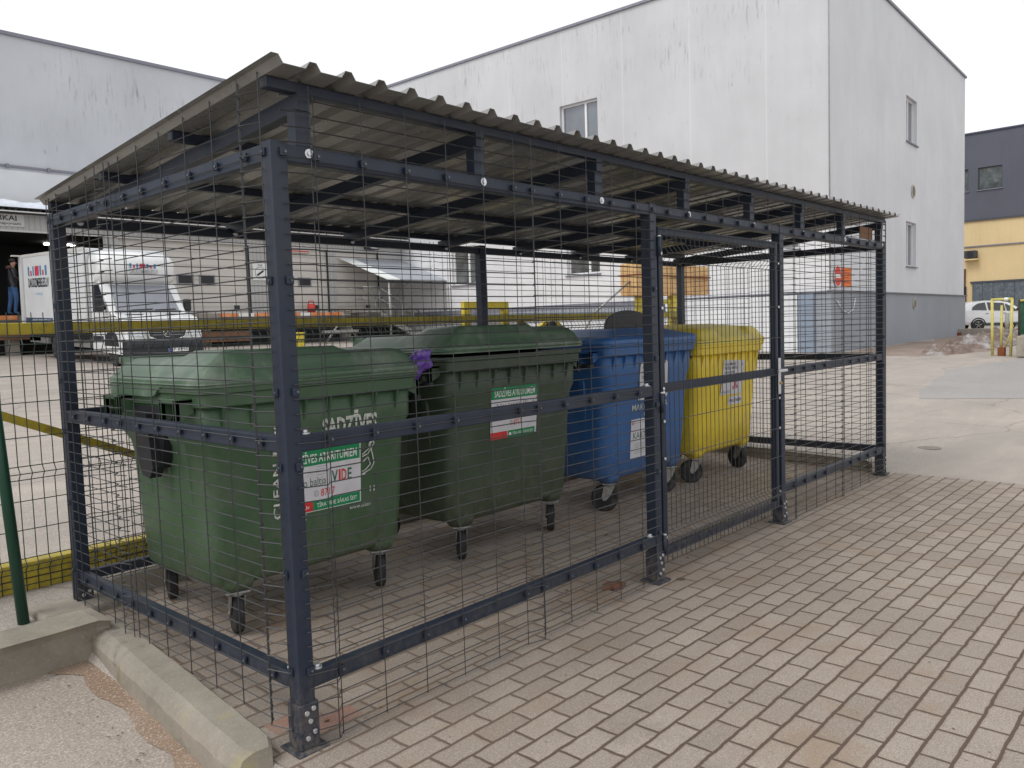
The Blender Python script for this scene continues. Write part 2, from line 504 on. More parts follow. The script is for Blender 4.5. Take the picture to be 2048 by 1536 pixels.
g.add([(x, y, gh(min(x, -.2), y) + .0035) for x, y in allp], [(i, i + 1, 2 * n_ - 2 - i, 2 * n_ - 1 - i) for i in range(n_ - 1)], SANDB)
g.build('sand_drift', kind='structure')
g = MB()
g.cyl((7.52, .095, .0), (7.52, .095, .009), .11, mat('cast_iron', (0.22, 0.19, 0.165), 0.7, 0.0, var=0.3, scale=30), 20)
tag(g.build('manhole_cover'), 'round brown metal cover in the dusty asphalt beyond the pavers', 'manhole cover')

# kerbs
kk = NT('weathered_concrete')
v = kk.co()
c = kk.mix(kk.ramp(kk.noise(v, 3, 8, .7), .35, .65), (0.24, 0.215, 0.175), (0.36, 0.325, 0.27))
c = kk.mix(kk.ramp(kk.noise(v, 90, 4, .8), .56, .72, 0, .6), c, (0.52, 0.48, 0.42))
c = kk.mix(kk.ramp(kk.noise(kk.co(loc=(2, 9, 4)), 4.5, 5, .7), .60, .75, 0, .6), c, (0.40, 0.34, 0.14))
c = kk.mix(kk.ramp(kk.noise(kk.co(loc=(7, 1, 2)), 5.5, 6, .7), .58, .72, 0, .7), c, (0.10, 0.10, 0.095))
kk.base(c); kk.b.inputs['Roughness'].default_value = .92
kk.bump(kk.noise(v, 60, 6, .8), .7, .006)
KERB = kk.m
def kerb(name, p0, p1, w, z0, z1, zb, label, r=0.035, seed=0, group='concrete kerbs round the shelter'):
    """concrete kerb from p0 to p1 (left edge), width w to the right, rounded outer edge, slightly worn"""
    a, b = Vector((*p0, 0)), Vector((*p1, 0))
    t = (b - a).normalized(); nrm = Vector((t.y, -t.x, 0)); L = (b - a).length
    n = max(6, int(L / 0.05)); rings = []
    rnd = random.Random(seed)
    for i in range(n + 1):
        f = i / n
        q = a + t * L * f
        zt = z0 + (z1 - z0) * f
        e = 0.02 if i in (0, n) else 0.0
        sec = [(e, -0.12), (e, zt - zb - r), (r * .3 + e, zt - zb - r * .3 - e * .4), (r + e, zt - zb - e * .5), (w - .012 - e, zt - zb - e * .5), (w - e, zt - zb - .012 - e * .5), (w - e, -0.12)]
        ring = []
        for u, z in sec:
            ns = noise.noise(Vector((q.x * 9 + u * 14, q.y * 9, z * 14 + seed))) * .0035
            ring.append(tuple(q + nrm * (u + ns) + Vector((0, 0, zb + z + (ns if z > 0 else 0)))))
        rings.append(ring)
    m = MB(); m.loft(rings, KERB, smooth=False)
    return tag(m.build(name, fix=True), label, 'kerb', group)
kerb('kerb', (-.232, .03), (-.112, 1.575), .155, .075, .115, -.02, 'long weathered concrete kerb beside the near end of the bin shelter', .05, 1)
kerb('kerb', (-2.2, 1.45), (-.05, 1.45), -.17, .14, .165, -.02, 'concrete kerb running left out of the picture from the shelter corner', .04, 2)
m = MB(); m.box(-.20, .14, 1.80, 2.05, .02, .115, KERB, bev=.015)
tag(m.build('concrete_block'), 'low concrete block under the far left post of the shelter', 'concrete block')
kerb('kerb', (.16, 2.06), (5.86, 2.06), .12, .175, .17, .05, 'dark concrete kerb along the back of the bin shelter', .02, 3)
kerb('kerb', (5.90, 2.06), (5.90, .12), -.11, .175, .105, .0, 'concrete kerb along the far right end of the shelter', .02, 4)

# ================================================================== BIN SHELTER
L, D, PW = 5.85, 1.99, 0.06
ZB, ZM, ZT, RH = 0.204, 1.0, 1.9375, 0.0565
shed = thing('bin_shelter', 'anthracite steel and wire mesh bin shelter with a corrugated lean-to roof', 'shelter', (L / 2, D / 2, 0))
SO = Vector((L / 2, D / 2, 0))
def sb(mb, name, parent=shed, **kw):
    """build in world coordinates, parented to the shelter empty"""
    o = mb.build(name, **kw)
    o.parent = parent
    o.matrix_parent_inverse = parent.matrix_world.inverted() if parent is not shed else Matrix.Translation(-SO)
    return o
bpy.context.view_layer.update()
def zs(y):           # underside of the roof sheet's valleys
    return 2.206 - 0.075 * (y + 0.1)
ZTOP = ZT + RH + .006
bolt_proto = MB(); bolt_proto.cyl((0, 0, 0), (0, -.004, 0), .016, ZINC, 16); bolt_proto.cyl((0, -.004, 0), (0, -.009, 0), .008, ZINC, 6)
bolt_me = bolt_proto.mesh('bolt')
small_b = MB(); small_b.cyl((0, 0, 0), (0, -.006, 0), .0085, ZINC, 8)
small_me = small_b.mesh('bolt_small')
clip_b = MB()
clip_b.box(-.004, .022, -.010, -.001, -.013, .013, NAVYC, bev=.002)
clip_b.cyl((.013, -.010, 0), (.013, -.0135, 0), .0045, mat('painted_screw', (.12, .13, .15), .4, .3), 8)
clip_me = clip_b.mesh('clip')
def put(me, name, parent, loc, rz=0.0):
    o = bpy.data.objects.new(name, me); C.objects.link(o); o.parent = parent
    w = Matrix.Translation(loc) @ Matrix.Rotation(rz, 4, 'Z')
    o.matrix_basis = w
    return o
posts = {}
def post(x0, y0, zb, zt, w=PW, sleeve=True, plate=True, bolts=True, side='f'):
    m = MB()
    m.box(x0, x0 + w, y0, y0 + w, zb + .01, zt, NAVY, bev=.004)
    o = sb(m, 'post')
    if sleeve:
        s_ = MB(); s_.box(x0 - .007, x0 + w + .007, y0 - .007, y0 + w + .007, zb + .012, zb + .165, NAVY, bev=.003)
        sb(s_, 'post_sleeve', o)
    if plate:
        s_ = MB(); s_.box(x0 - .03, x0 + w + .03, y0 - .03, y0 + w + .03, zb, zb + .012, NAVY, bev=.003)
        sb(s_, 'base_plate', o)
    if bolts:
        for dx, dz in ((.018, .135), (.044, .145), (.030, .105), (.046, .065), (.018, .05)):
            put(small_me, 'bolt', o, (x0 + dx, y0 - .007, zb + dz))
    return o
P0 = post(0, 0, 0, ZTOP)
P1 = post(0, D - PW, .092, ZTOP)
PR = post(L - PW, 0, .012, ZTOP)
PB = post(L - PW, D - PW, .08, ZTOP)
PM = post(2.90, D - PW, .08, ZTOP, bolts=False)
D1 = post(2.18, 0, .004, ZTOP, w=.06)
D2 = post(3.745, 0, .004, ZTOP, w=.06)
def rail(x0, x1, y0, y1, z0, z1, name='rail'):
    m = MB(); m.box(x0, x1, y0, y1, z0, z1, NAVY, bev=.004)
    return sb(m, name)
fr = []
for z in (ZB, ZM):
    fr.append(rail(PW, 2.18, .004, .044, z, z + RH))
    fr.append(rail(3.805, L - PW, .004, .044, z, z + RH))
topf = rail(PW, L - PW, .004, .054, ZT, ZT + RH)
for z in (ZB, ZM, ZT):
    rail(.004, .044, PW, D - PW, z, z + RH)
    rail(L - .044, L - .004, PW, D - PW, z, z + RH)
    if z != ZM:
        rail(PW, 2.90, D - .050, D - .006, z, z + RH - .01)
        rail(2.96, L - PW, D - .050, D - .006, z, z + RH - .01)
    else:
        rail(PW, 2.90, D - .050, D - .006, z, z + RH)
        rail(2.96, L - PW, D - .050, D - .006, z, z + RH)
# stubs, rafters, purlins, sheet
for i, x in enumerate((.098, .915, 1.72, 2.535, 3.33, 4.10, 4.88, 5.74)):
    m = MB(); m.box(x, x + .06, .006, .052, ZT + RH - .001, zs(0) - .088, NAVY, bev=.003)
    o = sb(m, 'roof_strut')
    put(bolt_me, 'bolt', topf, (x + .045, .004, ZT + RH - .022))
    m = MB()
    a, b = .0, D + .01
    t, h = .036, .055
    m.hexa([(x + .008, a, zs(a) - t - h), (x + .052, a, zs(a) - t - h), (x + .052, b, zs(b) - t - h), (x + .008, b, zs(b) - t - h),
            (x + .008, a, zs(a) - t), (x + .052, a, zs(a) - t), (x + .052, b, zs(b) - t), (x + .008, b, zs(b) - t)], NAVY)
    o = sb(m, 'rafter')
    m = MB(); m.box(x - .015, x + .075, D - .051, D - .004, ZT + RH - .012, zs(D) - t - h + .03, NAVY)
    o = sb(m, 'roof_strut')
    put(bolt_me, 'bolt', o, (x + .03, D - .0515, ZT + RH - .03))
for y in (.005, .655, 1.31, 1.935):
    m = MB()
    z1 = zs(y + .02) - .001
    hh = .034
    # solid box tube: black end plate paints in the shade of a hollow
    x0, x1 = .0, L + .02
    m.box(x0, x1, y, y + .04, z1 - hh, z1, NAVY, bev=.003)
    m.box(x0 - .0008, x0 + .0005, y + .006, y + .034, z1 - hh + .005, z1 - .005, BLACKP)
    sb(m, 'purlin')
# roof sheets
pitch, ribh = .1352, .024
y0r, y1r = -.10, 2.02
def prof(n):
    p = []
    for i in range(n):
        x = i * pitch
        p += [(x, ribh), (x + .024, ribh), (x + .040, 0), (x + pitch - .016, 0)]
    p.append((n * pitch, ribh)); p.append((n * pitch + .024, ribh))
    return p
for k_ in range(5):
    n = 9 if k_ < 4 else 8
    xo = -.042 + k_ * 9 * pitch
    p = prof(n)
    lift = .0018 * (k_ % 2)
    m = MB(); vs_ = []
    for y in (y0r, (y0r + y1r) / 2, y1r):
        for t in (0, .0014):
            vs_ += [(xo + x, y, zs(y) + z + lift + t) for x, z in p]
    np_ = len(p); fs_ = []
    for r in range(2):
        a, b = r * 2 * np_, (r + 1) * 2 * np_
        for i in range(np_ - 1):
            fs_.append((a + i, b + i, b + i + 1, a + i + 1))
            fs_.append((a + np_ + i, a + np_ + i + 1, b + np_ + i + 1, b + np_ + i))
    for a in (0, 4 * np_):
        for i in range(np_ - 1):
            fs_.append((a + i, a + i + 1, a + np_ + i + 1, a + np_ + i))
    m.add(vs_, fs_, SHEET)
    sb(m, 'roof_sheet')

# wire mesh panels
WR = .0022
def wire_panel(fP, a0, a1, z0, zt, verts, folds, fold_out=.030, name='mesh_panel', zstep=.0483, jag=0.0):
    """fP(a, out, z) -> world; zt(a) top height; folds = list of (a_peak, a_flat_side)"""
    m = MB()
    eA = (Vector(fP(1, 0, 0)) - Vector(fP(0, 0, 0))).normalized()
    eO = (Vector(fP(0, 1, 0)) - Vector(fP(0, 0, 0))).normalized()
    Z = Vector((0, 0, 1))
    def out(a):
        o_ = .004
        for pk, w in folds:
            dd = abs(a - pk)
            side = w if a >= pk else .10
            if w < 0:
                side = .10 if a >= pk else -w
            if dd < side:
                o_ = max(o_, .004 + fold_out * (1 - dd / side))
        return o_
    knots = sorted(set([a0, a1] + [pk for pk, w in folds] + [pk + (w if w > 0 else .10) for pk, w in folds] + [pk - (.10 if w > 0 else -w) for pk, w in folds] + list(verts)))
    knots = [k_ for k_ in knots if a0 - 1e-6 <= k_ <= a1 + 1e-6]
    z = z0
    while z < max(zt(a0), zt(a1)) - .004:
        pts = [fP(a, out(a), z) for a in knots if zt(a) >= z]
        if len(pts) > 1:
            m.path(pts, WR, WIRE, (Z, eO))
        z += zstep
    for a in verts:
        o_ = out(a) - .0045 * (1 if out(a) > .02 else -.9)
        m.path([fP(a, o_, z0 - .004), fP(a, o_, zt(a) + .01)], WR, WIRE, (eA, eO))
    return sb(m, name)
FP = lambda a, o_, z: (a, -o_ - .002, z)
LP = lambda a, o_, z: (-o_ - .002, a, z)
BP = lambda a, o_, z: (a, D + o_ + .002, z)
RP = lambda a, o_, z: (L + o_ + .002, a, z)
top_f = lambda a: zs(0) - .03
f1 = wire_panel(FP, .035, 1.225, .016, top_f, [.128, .158, .349, .546, .745, .945, 1.125, 1.216], [(.128, .03), (1.216, .012)])
f2 = wire_panel(FP, 1.238, 2.215, .022, top_f, [1.245, 1.432, 1.63, 1.83, 2.035], [])
f3 = wire_panel(FP, 3.76, 4.80, .012, top_f, [3.905, 3.935, 4.125, 4.31, 4.50, 4.68, 4.79], [(3.905, .03), (4.79, .01)])
f4 = wire_panel(FP, 4.815, L - .01, .016, top_f, [4.82, 5.02, 5.21, 5.41, 5.60, 5.75, 5.835], [(5.75, .03)])
f5 = wire_panel(FP, 2.225, 3.755, ZT + .012, top_f, [2.35, 2.55, 2.75, 2.95, 3.15, 3.35, 3.55], [])
top_l = lambda a: 2.208 - .072 * a - .006
l1 = wire_panel(LP, .035, 1.225, .075, top_l, [.035, .128, .158, .349, .546, .745, .945, 1.12, 1.215], [(.128, .03)])
l2 = wire_panel(LP, 1.235, 1.975, .085, top_l, [1.243, 1.31, 1.47, 1.66, 1.83, 1.93, 1.965], [(1.31, .03)])
top_b = lambda a: zs(D) - .05
wire_panel(BP, .03, 1.25, .13, top_b, [.03, .13, .16, .36, .56, .76, .96, 1.16, 1.24], [(.13, .03)])
wire_panel(BP, 1.26, 2.48, .13, top_b, [1.27, 1.40, 1.6, 1.8, 2.0, 2.2, 2.4, 2.47], [(2.40, -.03)])
wire_panel(BP, 2.49, 3.71, .13, top_b, [2.50, 2.6, 2.63, 2.83, 3.03, 3.23, 3.43, 3.63, 3.7], [(2.6, .03)])
wire_panel(BP, 3.72, 4.94, .13, top_b, [3.73, 3.83, 3.86, 4.06, 4.26, 4.46, 4.66, 4.86, 4.93], [(3.83, .03)])
wire_panel(BP, 4.95, L - .03, .13, top_b, [4.96, 5.06, 5.09, 5.29, 5.49, 5.69, 5.81], [(5.06, .03)])
wire_panel(RP, .03, 1.225, .05, top_l, [.03, .128, .158, .349, .546, .745, .945, 1.12, 1.215], [(.128, .03)])
wire_panel(RP, 1.235, 1.975, .09, top_l, [1.243, 1.31, 1.47, 1.66, 1.83, 1.93, 1.965], [(1.31, .03)])
# clips that hold the mesh to the rails and posts
for par, vs_ in ((f1, (.158, .349, .546, .745, 1.125)), (f2, (1.245, 1.432, 1.63, 1.83, 2.035)), (f3, (3.935, 4.125, 4.31, 4.50)), (f4, (5.02, 5.21, 5.41, 5.60))):
    for a in vs_:
        for z in (ZB + .03, ZM + .03, ZT + .028):
            put(clip_me, 'clip', par, (a, .001, z))
for a in (2.35, 2.55, 2.75, 2.95, 3.15, 3.35, 3.55):
    put(clip_me, 'clip', f5, (a, .001, ZT + .028))
for a in (.158, .349, .546, .745, .945, 1.12):
    for z in (ZB + .03, ZM + .03, ZT + .028):
        put(clip_me, 'clip', l1, (.001, a, z), -PI / 2)
for a in (1.31, 1.47, 1.66, 1.83):
    for z in (ZB + .03, ZM + .03, ZT + .028):
        put(clip_me, 'clip', l2, (.001, a, z), -PI / 2)
for z in (ZT + .028, 1.56, 1.20, .955 - .0, .60, .27):
    put(clip_me, 'clip', P0, (.034, .001, z))
    put(clip_me, 'clip', P0, (.001, .048, z), -PI / 2)
    put(clip_me, 'clip', P1, (.001, 1.975, z), -PI / 2)
    put(clip_me, 'clip', D1, (2.20, .001, z))
    put(clip_me, 'clip', PR, (5.80, .001, z))
for z in (ZB + RH, ZM + RH):
    for x in (.085, 2.15):
        m = MB(); m.cyl((x, .024, z), (x, .024, z + .014), .012, ZINC, 6); m.cyl((x, .024, z - .001), (x, .024, z + .004), .020, ZINC, 14)
        sb(m, 'bolt', fr[0])
    m = MB(); m.cyl((.024, .085, z), (.024, .085, z + .012), .012, ZINC, 6); sb(m, 'bolt', P0)
# door
door = MB()
x0, x1, z0, z1, w = 2.262, 3.715, .130, 1.885, .042
for b in ((x0, x0 + w, z0, z1), (x1 - w, x1, z0, z1), (x0 + w, x1 - w, z1 - w, z1), (x0 + w, x1 - w, z0, z0 + w)):
    door.box(b[0], b[1], .004, .042, b[2], b[3], NAVY, bev=.003)
door.box(x0 + w, x1 - w, .006, .040, 1.012, 1.058, NAVY, bev=.003)
door = sb(door, 'door')
m = MB()
a = x0 + .02
prf = [(z0 - .035, 0), (.205, 0), (.235, .038), (.268, 0), (1.70, 0), (1.745, .042), (1.80, 0), (z1 + .004, 0)]
i = 0
while a < x1 - .005:
    m.path([(a, -.003 - o_, z) for z, o_ in prf], WR, WIRE, (Vector((1, 0, 0)), Vector((0, 1, 0))))
    a += .0495
for z, o_ in ((z0 + .004, 0), (.205, 0), (.235, .038), (.268, 0), (.47, 0), (.66, 0), (.86, 0), (1.015, 0), (1.26, 0), (1.46, 0), (1.70, 0), (1.745, .042), (1.80, 0), (z1 - .01, 0)):
    m.path([(x0 - .004, -.0075 - o_, z), (x1 + .004, -.0075 - o_, z)], WR, WIRE, (Vector((0, 0, 1)), Vector((0, 1, 0))))
sb(m, 'door_mesh', door)
for z in (.235, .66, .86, 1.015, 1.035, 1.46, 1.745):
    for x in (x0 + .008, x1 - .012):
        put(small_me, 'bolt', door, (x, -.004, z))
m = MB()
m.box(3.688, 3.722, -.012, -.002, .885, 1.125, ZINC, bev=.004)
m.cyl((3.705, -.012, 1.045), (3.705, -.055, 1.045), .009, ZINC, 10)
m.box(3.585, 3.715, -.062, -.045, 1.036, 1.054, ZINC, bev=.004)
m.cyl((3.705, -.012, .96), (3.705, -.024, .96), .009, mat('brass', (.5, .33, .1), .35, .8), 10)
sb(m, 'door_handle', door)
for z in (.20, .96, 1.78):
    m = MB(); m.cyl((2.251, -.006, z - .05), (2.251, -.006, z + .05), .011, NAVY, 10)
    m.cyl((2.251, -.006, z + .05), (2.251, -.006, z + .058), .011, ZINC, 10)
    sb(m, 'hinge', door)
m = MB()
m.box(5.43, 5.72, .062, .070, 2.02, 2.115, mat('cardboard', (.26, .14, .075), .85, var=.15, scale=8))
tag(m.build('cardboard_piece'), 'brown piece of board tucked under the roof at the far right corner', 'board')

# ================================================================== WASTE CONTAINERS
def make_bin(label, xc, rimz, body_m, lid_m, kind='flat', hx=.585, yf=.90, angles=(0, 0, 0, 0), rub=RUBBER, wy=(.155, .80), wx=.405, gap=0.0, group=None, tz=.05, grip=None):
    """container with its front rim plane at local y=0; local z=0 on the paving"""
    t = thing('waste_container', label, 'waste container', (xc, yf, tz), group=group)
    rz = rimz - tz            # underside of the lid = top of the rim
    dp = .92
    rnd = random.Random(int(xc * 100))
    def yfr(z):               # front face of the body at height z
        tb = [(.262, .092), (.45, .078), (.80, .056), (rz - .27, .045), (rz - .22, .038), (rz - .04, .030)]
        for (za_, ya_), (zb2, yb2) in zip(tb, tb[1:]):
            if z <= zb2:
                return ya_ + (yb2 - ya_) * max(0, (z - za_)) / (zb2 - za_)
        return .030
    b = MB(); rings = []
    for z, h, a, c_, r in ((.222, hx - .15, .17, dp - .17, .07), (.232, hx - .09, .115, dp - .12, .08), (.262, hx - .066, .092, dp - .085, .09), (.45, hx - .054, .078, dp - .07, .085), (.80, hx - .044, .056, dp - .05, .075), (rz - .27, hx - .038, .045, dp - .04, .07), (rz - .22, hx - .014, .038, dp - .02, .06), (rz - .04, hx - .012, .030, dp - .02, .06)):
        rings.append(rrect(-h, h, a, c_, r, z, 5))
    b.loft(rings, body_m, smooth=True)
    for sx in (-1, 1):        # wheel housings under the corners
        for ya, yb in ((.075, .215), (dp - .24, dp - .09)):
            b.loft([rrect(sx * (wx) - .065, sx * (wx) + .065, ya + .035, yb - .01, .03, .205, 3), rrect(sx * wx - .075, sx * wx + .075, ya + .020, yb + .03, .035, .245, 3), rrect(sx * wx - .085, sx * wx + .085, ya + .026, yb + .08, .04, .33, 3)], body_m, smooth=True)
    # shallow vertical ribs on the sides
    for sx in (-1, 1):
        for y in (.26, .46, .66):
            for zz in range(1):
                b.hexa([(sx * (hx - .083), y - .03, .32), (sx * (hx - .073), y - .02, .32), (sx * (hx - .073), y + .02, .32), (sx * (hx - .083), y + .03, .32),
                        (sx * (hx - .027), y - .03, rz - .12), (sx * (hx - .014), y - .02, rz - .12), (sx * (hx - .014), y + .02, rz - .12), (sx * (hx - .027), y + .03, rz - .12)], body_m)
    b.build('body', t, fix=True)
    r_ = MB()
    # rim: two stepped bands with gussets below
    r_.loft([rrect(-hx + .01, hx - .01, .012, dp - .01, .05, rz - .085, 5), rrect(-hx, hx, .0, dp, .055, rz - .078, 5), rrect(-hx, hx, .0, dp, .055, rz - .028, 5), rrect(-hx - .012, hx + .012, -.014, dp + .008, .06, rz - .022, 5), rrect(-hx - .012, hx + .012, -.014, dp + .008, .06, rz, 5)], body_m)
    k_ = -hx + .10
    while k_ < hx - .06:
        za, zb_ = rz - .085, rz - .185
        r_.add([(k_ - .006, .008, za), (k_ + .006, .008, za), (k_ + .006, yfr(za) + .004, za), (k_ - .006, yfr(za) + .004, za), (k_ - .004, yfr(zb_), zb_), (k_ + .004, yfr(zb_), zb_)],
               [(0, 1, 5, 4), (0, 4, 3), (1, 2, 5), (3, 4, 5, 2), (0, 3, 2, 1)], body_m)
        k_ += .135
    r_.build('rim', t, fix=False)
    # carrying handles on the sides
    for sx in (-1, 1):
        for y in (.10, dp - .23):
            h_ = MB()
            xa, xb = sx * (hx - .005), sx * (hx + .075)
            xl, xh = min(xa, xb), max(xa, xb)
            h_.box(xl, xh, y - .012, y + .138, rz - .060, rz - .038, body_m, bev=.004)
            for ya in (y - .012, y + .118):
                h_.box(min(sx * (hx + .052), xb), max(sx * (hx + .052), xb), ya, ya + .020, rz - .145, rz - .045, body_m, bev=.004)
                h_.hexa([(xl, ya, rz - .10), (xh, ya, rz - .135), (xh, ya + .02, rz - .135), (xl, ya + .02, rz - .10), (xl, ya, rz - .045), (xh, ya, rz - .045), (xh, ya + .02, rz - .045), (xl, ya + .02, rz - .045)] if sx > 0 else
                        [(xh, ya, rz - .10), (xh, ya + .02, rz - .10), (xl, ya + .02, rz - .135), (xl, ya, rz - .135), (xh, ya, rz - .045), (xh, ya + .02, rz - .045), (xl, ya + .02, rz - .045), (xl, ya, rz - .045)], body_m)
            ho = h_.build('handle', t)
            g_ = MB(); g_.cyl((sx * (hx + .066), y - .02, rz - .142), (sx * (hx + .066), y + .146, rz - .142), .014, BLACKP, 12)
            g_.build('grip', ho)
    # lifting trunnions: dark brackets
    for sx in (-1, 1):
        tr = MB()
        xo = sx * (hx - .012)
        poly = [(.26, rz - .09), (.66, rz - .09), (.64, rz - .13), (.57, rz - .17), (.535, rz - .33), (.50, rz - .37), (.43, rz - .37), (.40, rz - .33), (.36, rz - .17), (.28, rz - .13)]
        tr.prism(poly, min(xo - sx * .05, xo + sx * .012), max(xo - sx * .05, xo + sx * .012), 'x', BLACKP)
        tr.prism([(.45, rz - .12), (.56, rz - .12), (.575, rz - .18), (.55, rz - .35), (.52, rz - .40), (.45, rz - .41), (.41, rz - .36)], min(xo, xo + sx * .055), max(xo, xo + sx * .055), 'x', BLACKP)
        for q in range(3):
            tr.cyl((xo + sx * .012, .40 + .02 * q, rz - .15 - .035 * q), (xo + sx * .018, .40 + .02 * q, rz - .15 - .035 * q), .007, ZINC, 8)
        tr.build('lifting_bracket', t)
    # lid
    l_ = MB(); NX, NY = 40, 32
    lx, ya, yb = hx + .020, -.020, dp + .02
    def sm(e0, e1, x):
        x = max(0, min(1, (x - e0) / (e1 - e0))); return x * x * (3 - 2 * x)
    lift = [0]
    def hgt(x, y):
        ex = lx - abs(x); ef = y - ya; eb = yb - y
        e = min(ex, ef, eb)
        if kind == 'flat':
            z = .030 + .040 * sm(.0, .05, e) + .048 * sm(.03, .12, min(ex, eb * 1.1, ef * 2.2))
            inx = sm(.12, .15, ex); iny = sm(.03, .075, ef)
            z += .034 * inx * iny * (1 - sm(.34, .46, ef)) * (1 if x < .12 else .35 + .65 * sm(.17, .12, x))
            z += .030 * sm(.42, .30, abs(x + .02)) * sm(.02, .08, ef) * (1 - sm(.10, .28, ef)) * 0
            if abs(abs(x) - .0) < .26: z -= .010 * sm(.12, .30, ef) * sm(.26, .2, abs(x))
        elif kind == 'thin':
            z = .022 + .022 * sm(0, .03, e) + .055 * sm(.03, .35, min(ex, eb, ef * 1.6))
        else:                 # rolled front: a dome over the front half with a grip recess
            z = .030 + .105 * sm(.0, .14, min(ex * 1.2, ef * 1.5, eb)) + .030 * sm(.1, .4, e)
            if abs(x - .05) < .30 and .03 < ef < .14:
                z -= .038 * sm(.30, .25, abs(x - .05)) * sm(.03, .06, ef) * sm(.14, .11, ef)
        z += .004 * noise.noise(Vector((x * 3, y * 3, xc)))
        return z
    vs_ = []; fs_ = []
    def fx(i):                # denser near the borders
        u = i / NX * 2 - 1
        return lx * (math.copysign(1 - (1 - abs(u)) ** 1.25, u))
    for j in range(NY + 1):
        for i in range(NX + 1):
            x = fx(i); v_ = j / NY; y = ya + (yb - ya) * (v_ ** 1.2)
            cr = .07
            # round the corners of the outline
            px_, py_ = x, y
            qx, qy = lx - abs(x), min(y - ya, yb - y)
            if qx < cr and qy < cr:
                dx_, dy_ = cr - qx, cr - qy
                mx_ = max(dx_, dy_); dd = math.hypot(dx_, dy_)
                if dd > 1e-6:
                    f_ = mx_ / dd
                    px_ = math.copysign(lx - cr + dx_ * f_, x)
                    py_ = (ya + cr - dy_ * f_) if y - ya < yb - y else (yb - cr + dy_ * f_)
            z = hgt(x, y) + gap * (1 - v_)
            vs_.append((px_, py_, rz + .004 + z))
    n1 = NX + 1
    for j in range(NY):
        for i in range(NX):
            fs_.append((j * n1 + i, j * n1 + i + 1, (j + 1) * n1 + i + 1, (j + 1) * n1 + i))
    border = [i for i in range(n1)] + [j * n1 + NX for j in range(1, NY + 1)] + [NY * n1 + i for i in range(NX - 1, -1, -1)] + [j * n1 for j in range(NY - 1, 0, -1)]
    l_.add(vs_, fs_, lid_m, smooth=True)
    skirt = []
    for q in border:
        x, y, z = vs_[q]
        side = lx - abs(x) < .05 and y > .34
        drop = .045 * sm(.34, .42, y) if (side and kind == 'flat') else 0
        skirt.append((x, y, rz + .002 - drop + gap * (1 - (y - ya) / (yb - ya))))
    nb = len(border)
    l_.add([vs_[q] for q in border] + skirt + [(x * .975, ya + (y - ya) * .98 + .008, z) for x, y, z in skirt],
           [(i, nb + i, nb + (i + 1) % nb, (i + 1) % nb) for i in range(nb)] + [(nb + i, 2 * nb + i, 2 * nb + (i + 1) % nb, nb + (i + 1) % nb) for i in range(nb)], lid_m)
    if kind == 'flat':        # a second lip line round the skirt
        ring = [(x * 1.004, y + (-.004 if y < .4 else .004), rz + .016 + gap * (1 - (y - ya) / (yb - ya))) for x, y, z in skirt]
        for i in range(nb):
            a_, b2 = Vector(ring[i]), Vector(ring[(i + 1) % nb])
            l_.path([a_, b2], .005, lid_m, (Vector((0, 0, 1)), (b2 - a_).cross(Vector((0, 0, 1))).normalized() if (b2 - a_).length > 1e-5 else Vector((1, 0, 0))))
    lo = l_.build('lid', t)
    # rear handle frames of the lid
    for xa in ((-.52, .16) if kind == 'flat' else (-.5,)):
        h_ = MB()
        for x in (xa, xa + .33):
            h_.hexa([(x, dp - .12, rz + .07), (x + .03, dp - .12, rz + .07), (x + .03, dp + .03, rz + .03), (x, dp + .03, rz + .03),
                     (x, dp - .03, rz + .125), (x + .03, dp - .03, rz + .125), (x + .03, dp + .03, rz + .125), (x, dp + .03, rz + .125)], lid_m)
        h_.box(xa - .01, xa + .37, dp + .015, dp + .045, rz + .098, rz + .130, lid_m, bev=.006)
        h_.box(xa + .03, xa + .33, dp + .02, dp + .03, rz + .03, rz + .055, lid_m)
        h_.build('lid_handle', lo)
    # casters
    pos = ((-wx, wy[0]), (wx, wy[0]), (-wx, wy[1]), (wx, wy[1]))
    for (x, y), ang in zip(pos, angles):
        gzz = gz(yf + y) - tz
        ca = MB()
        ca.box(-.052, .052, -.048, .048, .200, .210, FORK, bev=.002)
        ca.cyl((0, 0, .185), (0, 0, .20), .036, FORK, 14)
        for sx in (-1, 1):
            ca.prism([(-.038, .19), (.038, .19), (.056, .11), (.050, .086), (.024, .086), (-.012, .13)], sx * .030 - .003, sx * .030 + .003, 'x', FORK)
        ca.cyl((-.036, .036, .092), (.036, .036, .092), .010, FORK, 8)
        M = Matrix.Translation((x, y, gzz)) @ Matrix.Rotation(math.radians(ang), 4, 'Z')
        c_o = ca.build('caster', t); c_o.matrix_local = M
        w_ = MB()
        prf = [(-.022, .050), (-.023, .087), (-.016, .097), (.016, .097), (.023, .087), (.022, .050)]
        rings = [[(xx, .036 + rr * math.cos(2 * PI * q / 26), .098 + rr * math.sin(2 * PI * q / 26)) for q in range(26)] for xx, rr in prf]
        w_.loft(rings, rub, smooth=False)
        rings = [[(xx, .036 + rr * math.cos(2 * PI * q / 20), .098 + rr * math.sin(2 * PI * q / 20)) for q in range(20)] for xx, rr in ((-.0245, .018), (-.0235, .052), (.0235, .052), (.0245, .018))]
        w_.loft(rings, BLACKP if rub is RUBBER else FORK)
        w_.build('wheel', c_o)
    return t, yfr, tz

